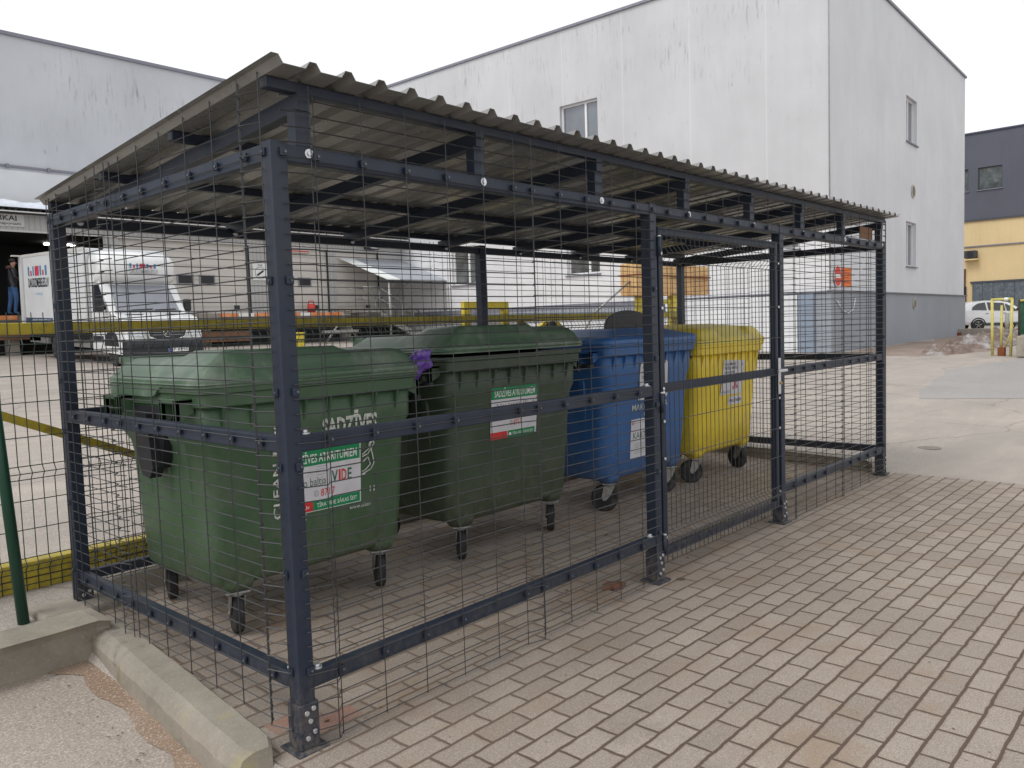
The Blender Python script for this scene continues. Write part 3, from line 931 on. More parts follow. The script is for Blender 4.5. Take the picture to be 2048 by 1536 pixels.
def fr_map(t, yfr, x0, z0, tz):
    """sticker coordinates on the front face: u right, w up, d out of the face; x0, z0 in world"""
    cx = t.location.x
    za = z0 - tz
    ya_, yb_2 = yfr(za), yfr(za + .30)
    mid = min(yfr(za + q * .03) - (ya_ + (yb_2 - ya_) * q / 10) for q in range(11))
    def fn(u, w, d):
        return (x0 + u - cx, ya_ + (yb_2 - ya_) * w / .30 + min(0, mid) - .003 - d, za + w)
    return fn
def quad(m, fn, u0, u1, w0, w1, mt, d=0.0):
    m.add([fn(u0, w0, d), fn(u1, w0, d), fn(u1, w1, d), fn(u0, w1, d)], [(0, 1, 2, 3)], mt)
def stroke(m, fn, pts, wd, mt, d=.0012):
    for a, b in zip(pts, pts[1:]):
        a, b = Vector(a), Vector(b)
        n_ = Vector((-(b - a).y, (b - a).x)).normalized() * wd / 2
        q = [a + n_, a - n_, b - n_, b + n_]
        m.add([fn(p.x, p.y, d) for p in q], [(0, 1, 2, 3)], mt)

G_ = 'row of waste containers in the shelter'
# --- nearest green container
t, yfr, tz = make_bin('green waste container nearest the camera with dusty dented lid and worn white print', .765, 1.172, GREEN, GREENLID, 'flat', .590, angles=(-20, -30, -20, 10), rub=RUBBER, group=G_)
m = MB(); fn = fr_map(t, yfr, .58, .545, tz)
quad(m, fn, 0, .425, 0, .300, PAPER)
quad(m, fn, 0, .418, .222, .295, SGREEN, .0008)
m.text('SADZĪVES ATKRITUMIEM', .042, SWHITE, lambda u, w, d: fn(u + .015, w + .236, d), .385, .012, dz=.0016)
quad(m, fn, .075, .418, .004, .052, SGREEN, .0008)
quad(m, fn, 0, .145, .004, .052, SRED, .0012)
m.text('vide.lv', .018, SWHITE, lambda u, w, d: fn(u + .05, w + .018, d), .075, .01, dz=.002)
m.text('TĪRA VIDE SĀKAS ŠEIT', .020, SWHITE, lambda u, w, d: fn(u + .165, w + .017, d), .235, .008, dz=.002)
m.text('eco baltia', .040, SINKG, lambda u, w, d: fn(u + .055, w + .125, d), .165, dz=.001)
quad(m, fn, .238, .2405, .115, .185, SINKG, .001)
m.text('V', .058, SINKG, lambda u, w, d: fn(u + .252, w + .125, d), .036, .02, dz=.001)
m.text('I', .058, SRED, lambda u, w, d: fn(u + .293, w + .125, d), .011, .02, dz=.001)
m.text('D', .058, SRED, lambda u, w, d: fn(u + .309, w + .125, d), .030, .02, dz=.001)
m.text('E', .058, SINKG, lambda u, w, d: fn(u + .345, w + .125, d), .024, .02, dz=.001)
m.text('©', .030, SGREY, lambda u, w, d: fn(u + .150, w + .070, d), .028, dz=.001)
m.text('8717', .036, SRED, lambda u, w, d: fn(u + .190, w + .068, d), .080, .006, dz=.001)
for i in range(4):
    quad(m, fn, .165, .225 - .01 * (i % 2), .212 - i * .013, .2140 - i * .013, SGREY, .001)
m.build('sticker', t)
m = MB()
m.text('SADZĪVES', .082, WORN, fr_map(t, yfr, .775, .902, tz), .325, .034)
m.build('printed_word', t)
m = MB()
fn = fr_map(t, yfr, .52, .9, tz)
stroke(m, fn, [(.0, .03), (.045, .075)], .014, WORN); stroke(m, fn, [(.0, .075), (.045, .03)], .014, WORN)
stroke(m, fn, [(-.005, -.04), (.07, -.045)], .02, WORN)
m.build('worn_mark', t)
m = MB()
# outline drawing of a hand dropping a bag
fn = fr_map(t, yfr, 1.01, .68, tz)
stroke(m, fn, [(0, .10), (.04, .125), (.05, .15), (.066, .165), (.072, .15), (.055, .125), (.075, .05), (.055, .02), (.0, .0), (.02, .0)], .006, WORN)
stroke(m, fn, [(.0, .09), (.035, .10), (.055, .125), (.04, .145), (.055, .17)], .006, WORN)
stroke(m, fn, [(.0, .06), (.035, .085), (.052, .045), (.02, .02), (.0, .015)], .006, WORN)
m.build('bag_drawing', t)
m = MB()
m.text('www.clean', .022, WORN, fr_map(t, yfr, .935, .515, tz), .13, .006)
m.text('11', .03, WORN, fr_map(t, yfr, 1.06, .585, tz), .03, .01)
m.text('EUTE', .03, WORN, fr_map(t, yfr, .59, .512, tz), .10, .01)
m.build('printed_text', t)
m = MB()
fv = fr_map(t, yfr, .555, .545, tz)
m.text('CLEAN R', .040, WORN, lambda u, w, d: fv(-w, u, d), .34, .012)
m.build('printed_text', t)

# --- second green container
t2, yfr2, tz2 = make_bin('olive green waste container, second in the row, with a white sticker saying Dzelzavas', 2.175, 1.232, GREEN2, GREENLID, 'flat', .588, yf=.905, angles=(-38, -52, 20, 0), rub=RUBBER, gap=.018, group=G_)
m = MB(); fn = fr_map(t2, yfr2, 1.94, .730, tz2)
quad(m, fn, 0, .41, .004, .305, PAPER)
quad(m, fn, 0, .41, .237, .305, SGREEN, .0008)
m.text('SADZĪVES ATKRITUMIEM', .042, SWHITE, lambda u, w, d: fn(u + .025, w + .250, d), .36, .012, dz=.0016)
m.text('8717', .036, SRED, lambda u, w, d: fn(u + .20, w + .070, d), .070, .006, dz=.001)
m.text('©', .030, SGREY, lambda u, w, d: fn(u + .165, w + .072, d), .026, dz=.001)
quad(m, fn, 0, .145, 0, .042, SRED, .0012)
quad(m, fn, .15, .395, .0, .042, SGREEN, .0012)
m.cyl(fn(.17, .021, .001), fn(.17, .021, .002), .011, SWHITE, 14)
m.text('TĪRA VIDE SĀKAS ŠEIT', .016, SWHITE, lambda u, w, d: fn(u + .19, w + .014, d), .19, .005, dz=.002)
# handwriting
W = {'D': [[(0, 0), (0, 1), (.7, .6), (.5, .15), (0, 0)]], 'Z': [[(0, 1), (.7, 1), (0, 0), (.8, .05)]], 'E': [[(.7, .9), (.1, .9), (.05, .0), (.7, .0)], [(.05, .5), (.5, .5)]],
     'L': [[(.1, 1), (.05, 0), (.6, .05)]], 'A': [[(0, 0), (.35, 1), (.7, 0)], [(.15, .4), (.6, .4)]], 'V': [[(0, 1), (.35, 0), (.7, 1)]], 'S': [[(.7, 1), (.1, .8), (.7, .35), (0, 0)]],
     '7': [[(0, 1), (.7, .95), (.3, 0)], [(.2, .5), (.6, .5)]], '4': [[(.1, 1), (.0, .45), (.7, .45)], [(.6, 1), (.5, -.1)]], 'k': [[(.1, 1), (.05, 0)], [(.6, .6), (.1, .3), (.7, 0)]], '-': [[(0, .45), (.6, .45)]], '1': [[(.1, .7), (.4, 1), (.35, 0)]], ' ': []}
u = .05
for ch in 'DZELZAVAS 74k-1':
    s_ = .026 if ch not in 'D74' else .034
    for st in W[ch]:
        stroke(m, fn, [(u + a * .019, .176 + b_ * s_ + u * .02) for a, b_ in st], .0028, SDARK)
    u += .0235 if ch != ' ' else .012
m.build('sticker', t2)

# --- blue container
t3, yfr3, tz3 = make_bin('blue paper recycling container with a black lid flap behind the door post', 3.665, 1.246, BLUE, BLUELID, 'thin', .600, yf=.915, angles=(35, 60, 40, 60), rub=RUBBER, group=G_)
m = MB(); fn = fr_map(t3, yfr3, 3.495, .825, tz3)
m.add([fn(*p, 0) for p in [(.0, .01), (.01, .0), (.39, .0), (.40, .01), (.385, .26), (.37, .275), (.03, .275), (.015, .26)]], [tuple(range(8))], PAPER)
for i, s_ in enumerate(('PLASTMASAS', 'PAPĪRA', 'IEPAKOJUMS')):
    m.text(s_, .024 - .003 * (i == 2), SDARK, lambda u, w, d, i=i: fn(u + .045, w + .225 - .035 * i, d), (.26, .16, .2)[i], .006, dz=.001)
for i in range(3): quad(m, fn, .04, .3, .03 + i * .02, .034 + i * .02, SGREY, .001)
m.build('sticker', t3)
m = MB()
m.text('MAKULATŪRA', .045, WORN, fr_map(t3, yfr3, 3.425, .755, tz3), .48, .010)
fn = fr_map(t3, yfr3, 3.61, .72, tz3)
stroke(m, fn, [(.025 * math.cos(a * .7), .025 * math.sin(a * .7)) for a in range(10)], .006, WORN)
m.build('printed_text', t3)
m = MB(); fn = fr_map(t3, yfr3, 3.42, .405, tz3)
quad(m, fn, 0, .36, 0, .285, PAPER)
m.text('KARTONS', .050, SINKG, lambda u, w, d: fn(u + .03, w + .14, d), .30, 0, dz=.001)
quad(m, fn, .02, .34, .255, .258, SGREY, .001)
stroke(m, fn, [(.012, .262), (.024, .245), (.036, .268)], .008, SRED)
for i in range(6): quad(m, fn, .05, .30 - .02 * (i % 3), .03 + i * .014, .033 + i * .014, SGREY, .001)
m.build('sticker', t3)
# black rounded flap standing up on the blue lid
m = MB()
rings = []
for j in range(9):
    a = j / 8 * PI / 2
    pr = []
    for i in range(21):
        b_ = PI * i / 20
        pr.append((-.30 * math.cos(b_) * (.80 + .20 * math.cos(a)), .05 * math.sin(a) + .14, 1.27 - tz3 + .190 * math.sin(b_) ** .5 * (.82 + .18 * math.cos(a))))
    pr += [(.27 * (.8 + .2 * math.cos(a)), .05 * math.sin(a) + .14, 1.255 - tz3), (-.27 * (.8 + .2 * math.cos(a)), .05 * math.sin(a) + .14, 1.255 - tz3)]
    rings.append(pr)
m.loft(rings, BLACKP, smooth=True)
o = m.build('lid_flap', t3, fix=True)
o.location = (.30, .30, .03)

# --- yellow container
t4, yfr4, tz4 = make_bin('yellow plastics container with a rounded lid at the far end of the row', 4.905, 1.190, YELLOW, YELLOWLID, 'roll', .585, yf=.925, angles=(50, -15, 30, 60), rub=RUBBER, group=G_)
m = MB(); fn = fr_map(t4, yfr4, 4.775, .755, tz4)
m.add([fn(*p, 0) for p in [(-.015, .0), (.375, -.012), (.395, .275), (.015, .298)]], [(0, 1, 2, 3)], PAPER)
for i, s_ in enumerate(('PLASTMASAS', 'PAPĪRA, METĀLA', 'IEPAKOJUMS')):
    m.text(s_, .024 - .005 * (i == 2), SDARK, lambda u, w, d, i=i: fn(u + .035, w + .245 - .034 * i, d), (.20, .24, .18)[i], .006, dz=.001)
m.text('8', .024, SDARK, lambda u, w, d: fn(u + .345, w + .235, d), .012, .004, dz=.001)
PINK = mat('pink_print', (.65, .12, .2), .6)
for (a, b_) in ((.24, .13), (.25, .16), (.27, .145), (.22, .145), (.25, .10), (.21, .05), (.26, .06), (.29, .05), (.245, .08)):
    m.cyl(fn(a, b_, .0005), fn(a, b_, .0018), .014 + .006 * random.random(), PINK if random.random() < .75 else SGREY, 9)
stroke(m, fn, [(.25, .04), (.25, .12)], .008, PINK)
m.text('GRAFIKS', .026, SGREY, lambda u, w, d: fn(u + .0, w + .008, d), .16, .006, dz=.001)
m.build('sticker', t4)
m = MB(); fn = fr_map(t4, yfr4, 4.915, .655, tz4)
quad(m, fn, 0, .25, 0, .075, PAPER)
m.text('PALSTALIN', .026, SDARK, lambda u, w, d: fn(u + .02, w + .024, d), .21, .012, dz=.001)
m.build('sticker', t4)

# purple bag caught between the two green lids
m = MB()
PUR = mat('purple_plastic_film', (0.13, 0.055, 0.36), 0.28, var=.25, scale=12, dirt=(.40, .33, .55), dirt_amt=.4, dscale=22)
bm = bmesh.new(); bmesh.ops.create_icosphere(bm, subdivisions=4, radius=1)
for v in bm.verts:
    p = v.co.copy()
    n_ = 1 + .6 * noise.noise(p * 1.5 + Vector((3, 1, 7))) + .16 * abs(noise.noise(p * 3.2)) - .05 * abs(noise.noise(p * 7))
    q = p * n_
    sk = .35 * max(0, -q.z)
    v.co = Vector((q.x * .075 + .03 * q.z + sk * .04, q.y * .055, q.z * .052 - sk * .06))
m.add([v.co[:] for v in bm.verts], [tuple(v.index for v in f.verts) for f in bm.faces], PUR)
bm.free()
o = m.build('plastic_bag'); o.location = (1.405, .95, 1.225)
tag(o, 'crumpled purple plastic bag caught between the two green containers', 'plastic bag')
# litter
m = MB()
RUST = mat('reddish_dirt', (.17, .085, .055), .95, var=.3, scale=25)
bm = bmesh.new(); bmesh.ops.create_icosphere(bm, subdivisions=3, radius=1)
for v in bm.verts:
    p = v.co.copy(); n_ = 1 + .5 * noise.noise(p * 2.5)
    v.co = Vector((p.x * .075 * n_, p.y * .05 * n_, max(0, p.z) * .03 * n_))
m.add([v.co[:] for v in bm.verts], [tuple(v.index for v in f.verts) for f in bm.faces], RUST)
bm.free()
o = m.build('dirt_pile'); o.location = (1.99, .14, .006)
tag(o, 'small heap of reddish dirt on the pavers inside the mesh', 'dirt heap')
m = MB(); m.cyl((2.314, -.063, .003), (2.314, -.063, .0065), .024, mat('rubber_grey', (.10, .085, .07), .8), 14)
tag(m.build('metal_disc'), 'small dark disc lying on the pavers by the door post', 'disc')

# ================================================================== SLIDING GATE BEHIND THE SHELTER
YPAINT = mat('yellow_gate_paint', (0.46, 0.36, 0.035), 0.5, var=.12, scale=5, dirt=(.14, .11, .04), dirt_amt=.8, dscale=8)
YPALE = mat('yellow_frame_paint', (0.62, 0.50, 0.045), 0.5, var=.1, scale=5, dirt=(.30, .22, .05), dirt_amt=.6, dscale=8)
GWIRE = mat('green_coated_wire', (0.022, 0.040, 0.036), .45, var=.1)
gate = thing('sliding_gate', 'long yellow steel sliding gate with dark green wire mesh behind the shelter', 'gate', (3, 2.42, .1))
def at(o, root):
    o.parent = root
    o.matrix_parent_inverse = Matrix.Translation(-Vector(root.location))
    return o
GX0, GX1 = -3.2, 6.6
m = MB(); m.box(GX0, GX1, 2.42, 2.50, 1.432, 1.492, YPAINT, bev=.004); at(m.build('top_beam'), gate)
m = MB(); m.box(GX0, GX1, 2.40, 2.50, .095, .245, YPAINT, bev=.006); m.box(GX0, GX1, 2.396, 2.3995, .16, .166, mat('dark_line', (.05, .04, .02), .7)); at(m.build('bottom_beam'), gate)
for x in (-3.18, 6.52):
    m = MB(); m.box(x, x + .07, 2.425, 2.495, .245, 1.432, YPAINT); at(m.build('upright'), gate)
for xa, za, xb, zb_ in ((-1.05, 1.43, 1.6, .24), (3.9, 1.43, 6.5, .24)):
    m = MB()
    q = Vector((xb - xa, 0, zb_ - za)).normalized(); n_ = Vector((q.z, 0, -q.x)) * .022
    A, B = Vector((xa, 2.44, za)), Vector((xb, 2.44, zb_))
    m.hexa([tuple(A - n_), tuple(A + n_), tuple(A + n_ + Vector((0, .04, 0))), tuple(A - n_ + Vector((0, .04, 0))),
            tuple(B - n_), tuple(B + n_), tuple(B + n_ + Vector((0, .04, 0))), tuple(B - n_ + Vector((0, .04, 0)))], YPAINT)
    at(m.build('brace', fix=True), gate)
m = MB()
prf = [(.085, 0), (.20, 0), (.235, .03), (.27, 0), (.68, 0), (.715, .03), (.75, 0), (1.34, 0), (1.38, .03), (1.42, 0), (1.545, 0)]
x = GX0
while x < GX1:
    m.path([(x, 2.392 - o_, z) for z, o_ in prf], .0026, GWIRE, (Vector((1, 0, 0)), Vector((0, 1, 0))))
    x += .0565
for z, o_ in [(p_[0], p_[1]) for p_ in prf[1:-1]] + [(.42, 0), (.57, 0), (.90, 0), (1.08, 0), (1.22, 0), (1.50, 0), (.13, 0)]:
    m.path([(GX0, 2.387 - o_, z), (GX1, 2.387 - o_, z)], .0026, GWIRE, (Vector((0, 0, 1)), Vector((0, 1, 0))))
at(m.build('wire_mesh'), gate)
# green fence post, leaning by the corner
GP = mat('green_post_paint', (0.008, 0.055, 0.033), .4, var=.1)
m = MB(); m.cyl((0, 0, 0), (-.075, 0, 1.55), .025, GP, 20); m.cyl((-.075, 0, 1.55), (-.076, 0, 1.57), .028, BLACKP, 20)
o = m.build('fence_post'); o.location = (-.247, 1.93, .055)
tag(o, 'round dark green fence post at the left edge of the picture', 'post')
# yellow guide portal the gate runs through
def portal(name, label, x0, x1, y, z1, t=.085, zb=.1):
    r = thing(name, label, 'gate portal', ((x0 + x1) / 2, y, zb))
    m = MB(); m.box(x0, x0 + t, y, y + .045, zb, z1 - .07, YPALE, bev=.006); at(m.build('upright'), r)
    m = MB(); m.box(x1 - t, x1, y, y + .045, zb, z1 - .07, YPALE, bev=.006); at(m.build('upright'), r)
    m = MB(); m.box(x0, x1, y, y + .045, z1 - .069, z1, YPALE, bev=.006); at(m.build('crossbar'), r)
    return r
portal('gate_portal', 'yellow steel portal frame the sliding gate runs through, behind the olive green container', 3.37, 3.93, 2.60, 1.615, t=.075)
# triangular roller bracket
r = thing('roller_bracket', 'yellow and black triangular roller bracket on the gate behind the blue container', 'bracket', (4.5, 2.6, .1))
m = MB()
for s_ in (-1, 1):
    m.hexa([(4.5 + s_ * .30, 2.58, 1.28), (4.5 + s_ * .36, 2.58, 1.28), (4.5 + s_ * .36, 2.62, 1.28), (4.5 + s_ * .30, 2.62, 1.28),
            (4.5 + s_ * .02, 2.58, 1.43), (4.5 + s_ * .09, 2.58, 1.43), (4.5 + s_ * .09, 2.62, 1.43), (4.5 + s_ * .02, 2.62, 1.43)], YPALE)
m.box(4.15, 4.85, 2.57, 2.63, .1, 1.28, YPALE)
at(m.build('frame', fix=True), r)
m = MB(); m.cyl((4.5, 2.56, 1.37), (4.5, 2.64, 1.37), .06, BLACKP, 18); at(m.build('roller'), r)
# orange cabinet on yellow posts
ORG = mat('rusty_orange_paint', (0.66, 0.42, 0.19), .7, var=.15, scale=3, dirt=(.50, .19, .06), dirt_amt=.8, dscale=3.5)
RST = mat('rust', (.20, .06, .02), .85, var=.3, scale=12)
r = thing('motor_cabinet', 'rusty orange metal cabinet raised on yellow posts behind the blue container', 'cabinet', (6.75, 2.8, .1))
m = MB(); m.box(6.16, 6.86, 2.70, 2.93, 1.69, 2.05, ORG, bev=.012); m.box(6.875, 7.80, 2.72, 2.95, 1.71, 2.06, ORG, bev=.012)
m.box(6.15, 7.81, 2.692, 2.96, 1.915, 1.928, RST); at(m.build('housing'), r)
for x in (6.30, 7.0):
    m = MB(); m.box(x, x + .13, 2.76, 2.84, .1, 1.70, YPALE, bev=.01); at(m.build('leg'), r)
m = MB(); m.box(6.43, 7.0, 2.78, 2.82, 1.60, 1.65, YPALE); at(m.build('crossbar'), r)
m = MB(); m.tube([(6.16, 2.8, 1.85), (5.6, 2.9, 1.50), (5.4, 2.95, 1.2)], .012, FORK); at(m.build('stay_rod'), r)

# ================================================================== OFFICE BLOCK (right)
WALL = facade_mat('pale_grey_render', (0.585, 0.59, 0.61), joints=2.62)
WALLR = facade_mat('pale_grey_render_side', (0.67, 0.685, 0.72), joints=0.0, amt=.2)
PLINTH = facade_mat('grey_plinth', (0.31, 0.335, 0.375), top=40)
RIBW = ribbed_mat('ribbed_white_cladding', (0.70, 0.71, 0.73), .30, 'Y', .18)
WFR = mat('white_window_frame', (.78, .78, .80), .4, var=.03)
GLASS = mat('window_glass', (.16, .18, .21), .06, var=.2, scale=.8, spec=.9)
GLASSD = mat('dark_window_glass', (.10, .105, .10), .08, var=.6, scale=1.5, spec=.8)
CAPM = mat('metal_coping', (.22, .22, .26), .5, .3, var=.1)
GRILL = mat('vent_grille', (.16, .15, .13), .6, var=.3, scale=30)
def facade(mb, P, s0, s1, z0, z1, holes, m, depth=.22, mr=None):
    S = sorted(set([s0, s1] + [h[0] for h in holes] + [h[1] for h in holes]))
    Zs = sorted(set([z0, z1] + [h[2] for h in holes] + [h[3] for h in holes]))
    for a, b in zip(S, S[1:]):
        for c_, d_ in zip(Zs, Zs[1:]):
            if any(h[0] <= a and b <= h[1] and h[2] <= c_ and d_ <= h[3] for h in holes):
                continue
            mb.add([P(a, 0, c_), P(b, 0, c_), P(b, 0, d_), P(a, 0, d_)], [(0, 1, 2, 3)], m)
    for h in holes:
        a, b, c_, d_ = h[:4]
        for q in ([(a, c_), (b, c_)], [(b, c_), (b, d_)], [(b, d_), (a, d_)], [(a, d_), (a, c_)]):
            (u, w), (u2, w2) = q
            mb.add([P(u, 0, w), P(u2, 0, w2), P(u2, -depth, w2), P(u, -depth, w)], [(0, 1, 2, 3)], mr or m)
def window(P, h, parent, depth=.20, glass=None, split=.62, sill=True, fr=.07, fm=None, root=None):
    a, b, c_, d_ = h[:4]
    fm = fm or WFR
    m = MB()
    def bx(u0, u1, w0, w1, dd0, dd1, mt):
        m.add([P(u0, dd0, w0), P(u1, dd0, w0), P(u1, dd0, w1), P(u0, dd0, w1), P(u0, dd1, w0), P(u1, dd1, w0), P(u1, dd1, w1), P(u0, dd1, w1)],
              [(0, 1, 2, 3), (7, 6, 5, 4), (0, 4, 5, 1), (1, 5, 6, 2), (2, 6, 7, 3), (3, 7, 4, 0)], mt)
    bx(a, a + fr, c_, d_, -depth, -depth + .06, fm); bx(b - fr, b, c_, d_, -depth, -depth + .06, fm)
    bx(a + fr, b - fr, c_, c_ + fr, -depth, -depth + .06, fm); bx(a + fr, b - fr, d_ - fr, d_, -depth, -depth + .06, fm)
    if split:
        sx_ = a + (b - a) * split
        bx(sx_ - fr * .6, sx_ + fr * .6, c_ + fr, d_ - fr, -depth, -depth + .062, fm)
    w = m.build('window', fix=True); w.parent = parent
    m = MB(); m.add([P(a + fr * .8, -depth + .01, c_ + fr * .8), P(b - fr * .8, -depth + .01, c_ + fr * .8), P(b - fr * .8, -depth + .01, d_ - fr * .8), P(a + fr * .8, -depth + .01, d_ - fr * .8)], [(0, 1, 2, 3)], glass or GLASS)
    g_ = m.build('pane'); g_.parent = w
    if sill:
        m = MB(); bx2 = [P(a - .05, .07, c_ - .05), P(b + .05, .07, c_ - .05), P(b + .05, .07, c_ - .005), P(a - .05, .07, c_ - .005), P(a - .05, -depth, c_ - .03), P(b + .05, -depth, c_ - .03), P(b + .05, -depth, c_ + .012), P(a - .05, -depth, c_ + .012)]
        m.add(bx2, [(0, 1, 2, 3), (7, 6, 5, 4), (0, 4, 5, 1), (1, 5, 6, 2), (2, 6, 7, 3), (3, 7, 4, 0)], CAPM)
        s_ = m.build('sill', fix=True); s_.parent = w
    return w
ob = thing('office_block', 'tall pale grey rendered building with few windows standing behind the shelter', 'building', (23.18, 7.02, 0), (0, 0, math.radians(2)))
PR_ = lambda s, o_, z: (s, -o_, z)       # right facade, out is -y
PL_ = lambda s, o_, z: (-o_, s, z)       # left facade, out is -x
HR = [(8.46, 10.0, 7.92, 9.62), (8.46, 9.92, 3.22, 4.92)]
HL = [(8.24, 9.94, 7.9, 9.59), (8.30, 9.80, 3.27, 4.95), (14.5, 15.9, 3.24, 4.85), (.92, 1.62, 3.52, 4.9)]
HT = 12.33
m = MB(); facade(m, PR_, 0, 18.6, 2.18, HT, HR, WALLR); o = m.build('side_wall'); o.parent = ob
SIDING = ribbed_mat('white_siding', (0.72, 0.72, 0.735), .52, 'Z', .14)
m = MB(); facade(m, PL_, 0, 25.0, 2.18, 4.98, HL[1:], SIDING); o = m.build('lower_siding'); o.parent = ob
m = MB(); facade(m, PL_, 0, 25.0, 4.98, HT, HL[:1], WALL)
o = m.build('front_wall'); o.parent = ob
m = MB(); m.add([(18.6, 0, 0), (18.6, 25, 0), (18.6, 25, HT), (18.6, 0, HT)], [(0, 1, 2, 3)], WALL); o = m.build('rear_wall'); o.parent = ob
m = MB(); m.add([(0, 0, HT - .05), (18.6, 0, HT - .05), (18.6, 25, HT - .05), (0, 25, HT - .05)], [(0, 1, 2, 3)], CAPM); o = m.build('roof'); o.parent = ob
m = MB(); m.box(-.07, 18.67, -.07, .20, HT, HT + .09, CAPM); m.box(-.07, .20, .20, 25, HT, HT + .09, CAPM); m.box(18.4, 18.67, .2, 25, HT, HT + .09, CAPM); o = m.build('coping'); o.parent = ob
m = MB(); m.box(.0, 18.65, -.06, .2, -.5, 2.15, PLINTH); m.box(-.06, -.003, -.06, 5.6, -.5, 2.13, PLINTH); m.box(18.3, 18.655, .2, 6, -.5, 2.15, PLINTH)
o = m.build('plinth'); o.parent = ob
m = MB(); m.box(-.13, 18.74, -.13, .03, 2.15, 2.19, CAPM); m.box(-.13, .02, .03, 5.6, 2.135, 2.175, CAPM); o = m.build('plinth_ledge'); o.parent = ob
m = MB(); m.box(-.05, -.003, 5.62, 19.0, 1.98, 2.18, CAPM); m.box(-.12, -.002, 5.62, 19.0, 1.60, 1.98, PLINTH); m.box(-.04, -.002, 5.62, 19.0, -.2, 1.60, RIBW)
o = m.build('lower_cladding'); o.parent = ob
m = MB(); m.box(-.05, -.003, .95, 5.6, 2.18, 3.0, RIBW); 
m = MB(); m.box(-.16, -.065, .44, .90, .2, 2.11, mat('light_blue_panel', (.23, .275, .35), .5, var=.05)); o = m.build('blue_panel'); o.parent = ob
m = MB(); m.box(-.12, -.065, .95, 5.55, .15, 2.10, RIBW); o = m.build('ribbed_panel'); o.parent = ob
for h in HR: window(PR_, h, ob, split=.5)
for h in HL: window(PL_, h, ob, glass=GLASS if h[2] > 6 else GLASSD, split=.36 if h[1] > 2 else 0)
for z, rr in ((6.12, .26), (1.78, .22)):
    m = MB(); m.cyl((9.4, -.064 if z < 2 else -.004, z), (9.4, -.10 if z < 2 else -.04, z), rr, mat('vent_ring', (.50, .48, .42), .6), 24)
    o = m.build('vent'); o.parent = ob
    m = MB()
    yy = -.104 if z < 2 else -.044
    m.cyl((9.4, yy + .006, z), (9.4, yy - .001, z), rr * .78, GRILL, 24); g_ = m.build('grille'); g_.parent = o
# drip line at the corner
m = MB(); m.cyl((-.02, -.02, 2.2), (-.02, -.02, HT - .02), .022, mat('corner_sealant', (.30, .30, .31), .8), 6); o = m.build('corner_bead'); o.parent = ob
obM = Matrix.Translation(ob.location) @ Matrix.Rotation(math.radians(2), 4, 'Z')
def onblock(o):
    o.matrix_world = obM
    return o
m = MB(); yy = -.03
m.cyl((.60, yy, 2.62), (.60, yy - .02, 2.62), .31, mat('sign_red', (.62, .03, .04), .4), 32); m.box(.60 - .22, .60 + .22, yy - .026, yy - .0205, 2.565, 2.675, SWHITE); m.cyl((.60, yy + .0, 2.62), (.60, yy - .018, 2.62), .33, SWHITE, 32)
tag(onblock(m.build('no_entry_sign')), 'round red no entry sign on the grey wall beside the orange board', 'sign')
m = MB(); m.box(1.05, 1.85, -.05, -.03, 2.32, 2.90, mat('sign_orange', (.75, .16, .03), .5, var=.05))
for i in range(3): m.box(1.15, 1.75 - .1 * (i % 2), -.0525, -.0505, 2.72 - i * .15, 2.76 - i * .15, mat('sign_orange_dark', (.45, .07, .02), .5))
tag(onblock(m.build('notice_board')), 'orange notice board on the grey wall next to the no entry sign', 'sign')
m = MB()
pts = [(-.02 + .0, .1, 2.05), (.4, -.1, 1.85), (.9, -.1, 1.55), (1.4, -.1, 1.48), (1.9, -.1, 1.6), (2.1, -.1, 1.95)]
m.tube(pts, .018, WFR, 6)
tag(onblock(m.build('hanging_cable')), 'white cable sagging along the grey plinth below the signs', 'cable')

# ================================================================== REAR HALL (left, tall)
hall = thing('rear_hall', 'tall windowless pale grey hall with dirt streaks rising behind the loading dock', 'building', (10, 31.0, 1.2))
WALLA = facade_mat('pale_grey_hall_render', (0.54, 0.555, 0.58), streak=(.10, .115, .10), top=12.3, amt=.6)
m = MB(); m.add([(-14, 30.6, 5), (24.5, 30.6, 5), (24.5, 30.6, 12.36), (-14, 30.6, 12.36), (-14, 60, 5), (-14, 60, 12.36), (24.5, 60, 12.36)], [(0, 1, 2, 3), (4, 0, 3, 5), (3, 2, 6, 5)], WALLA); at(m.build('wall'), hall)
m = MB(); m.box(-14.1, 24.5, 30.5, 30.75, 12.36, 12.48, CAPM); at(m.build('coping'), hall)
m = MB(); m.box(-14, 24.5, 30.53, 30.598, 7.70, 7.78, CAPM)
for i in range(18): m.box(-4 + i * 1.35, -3.9 + i * 1.35, 30.45, 30.53, 7.66, 7.80, CAPM)
at(m.build('cable_tray'), hall)
m = MB(); m.box(-14, 24.5, 30.56, 30.598, 5, 7.6, mat('white_lower_wall', (.66, .67, .68), .85, var=.05, scale=.5)); at(m.build('lower_wall'), hall)

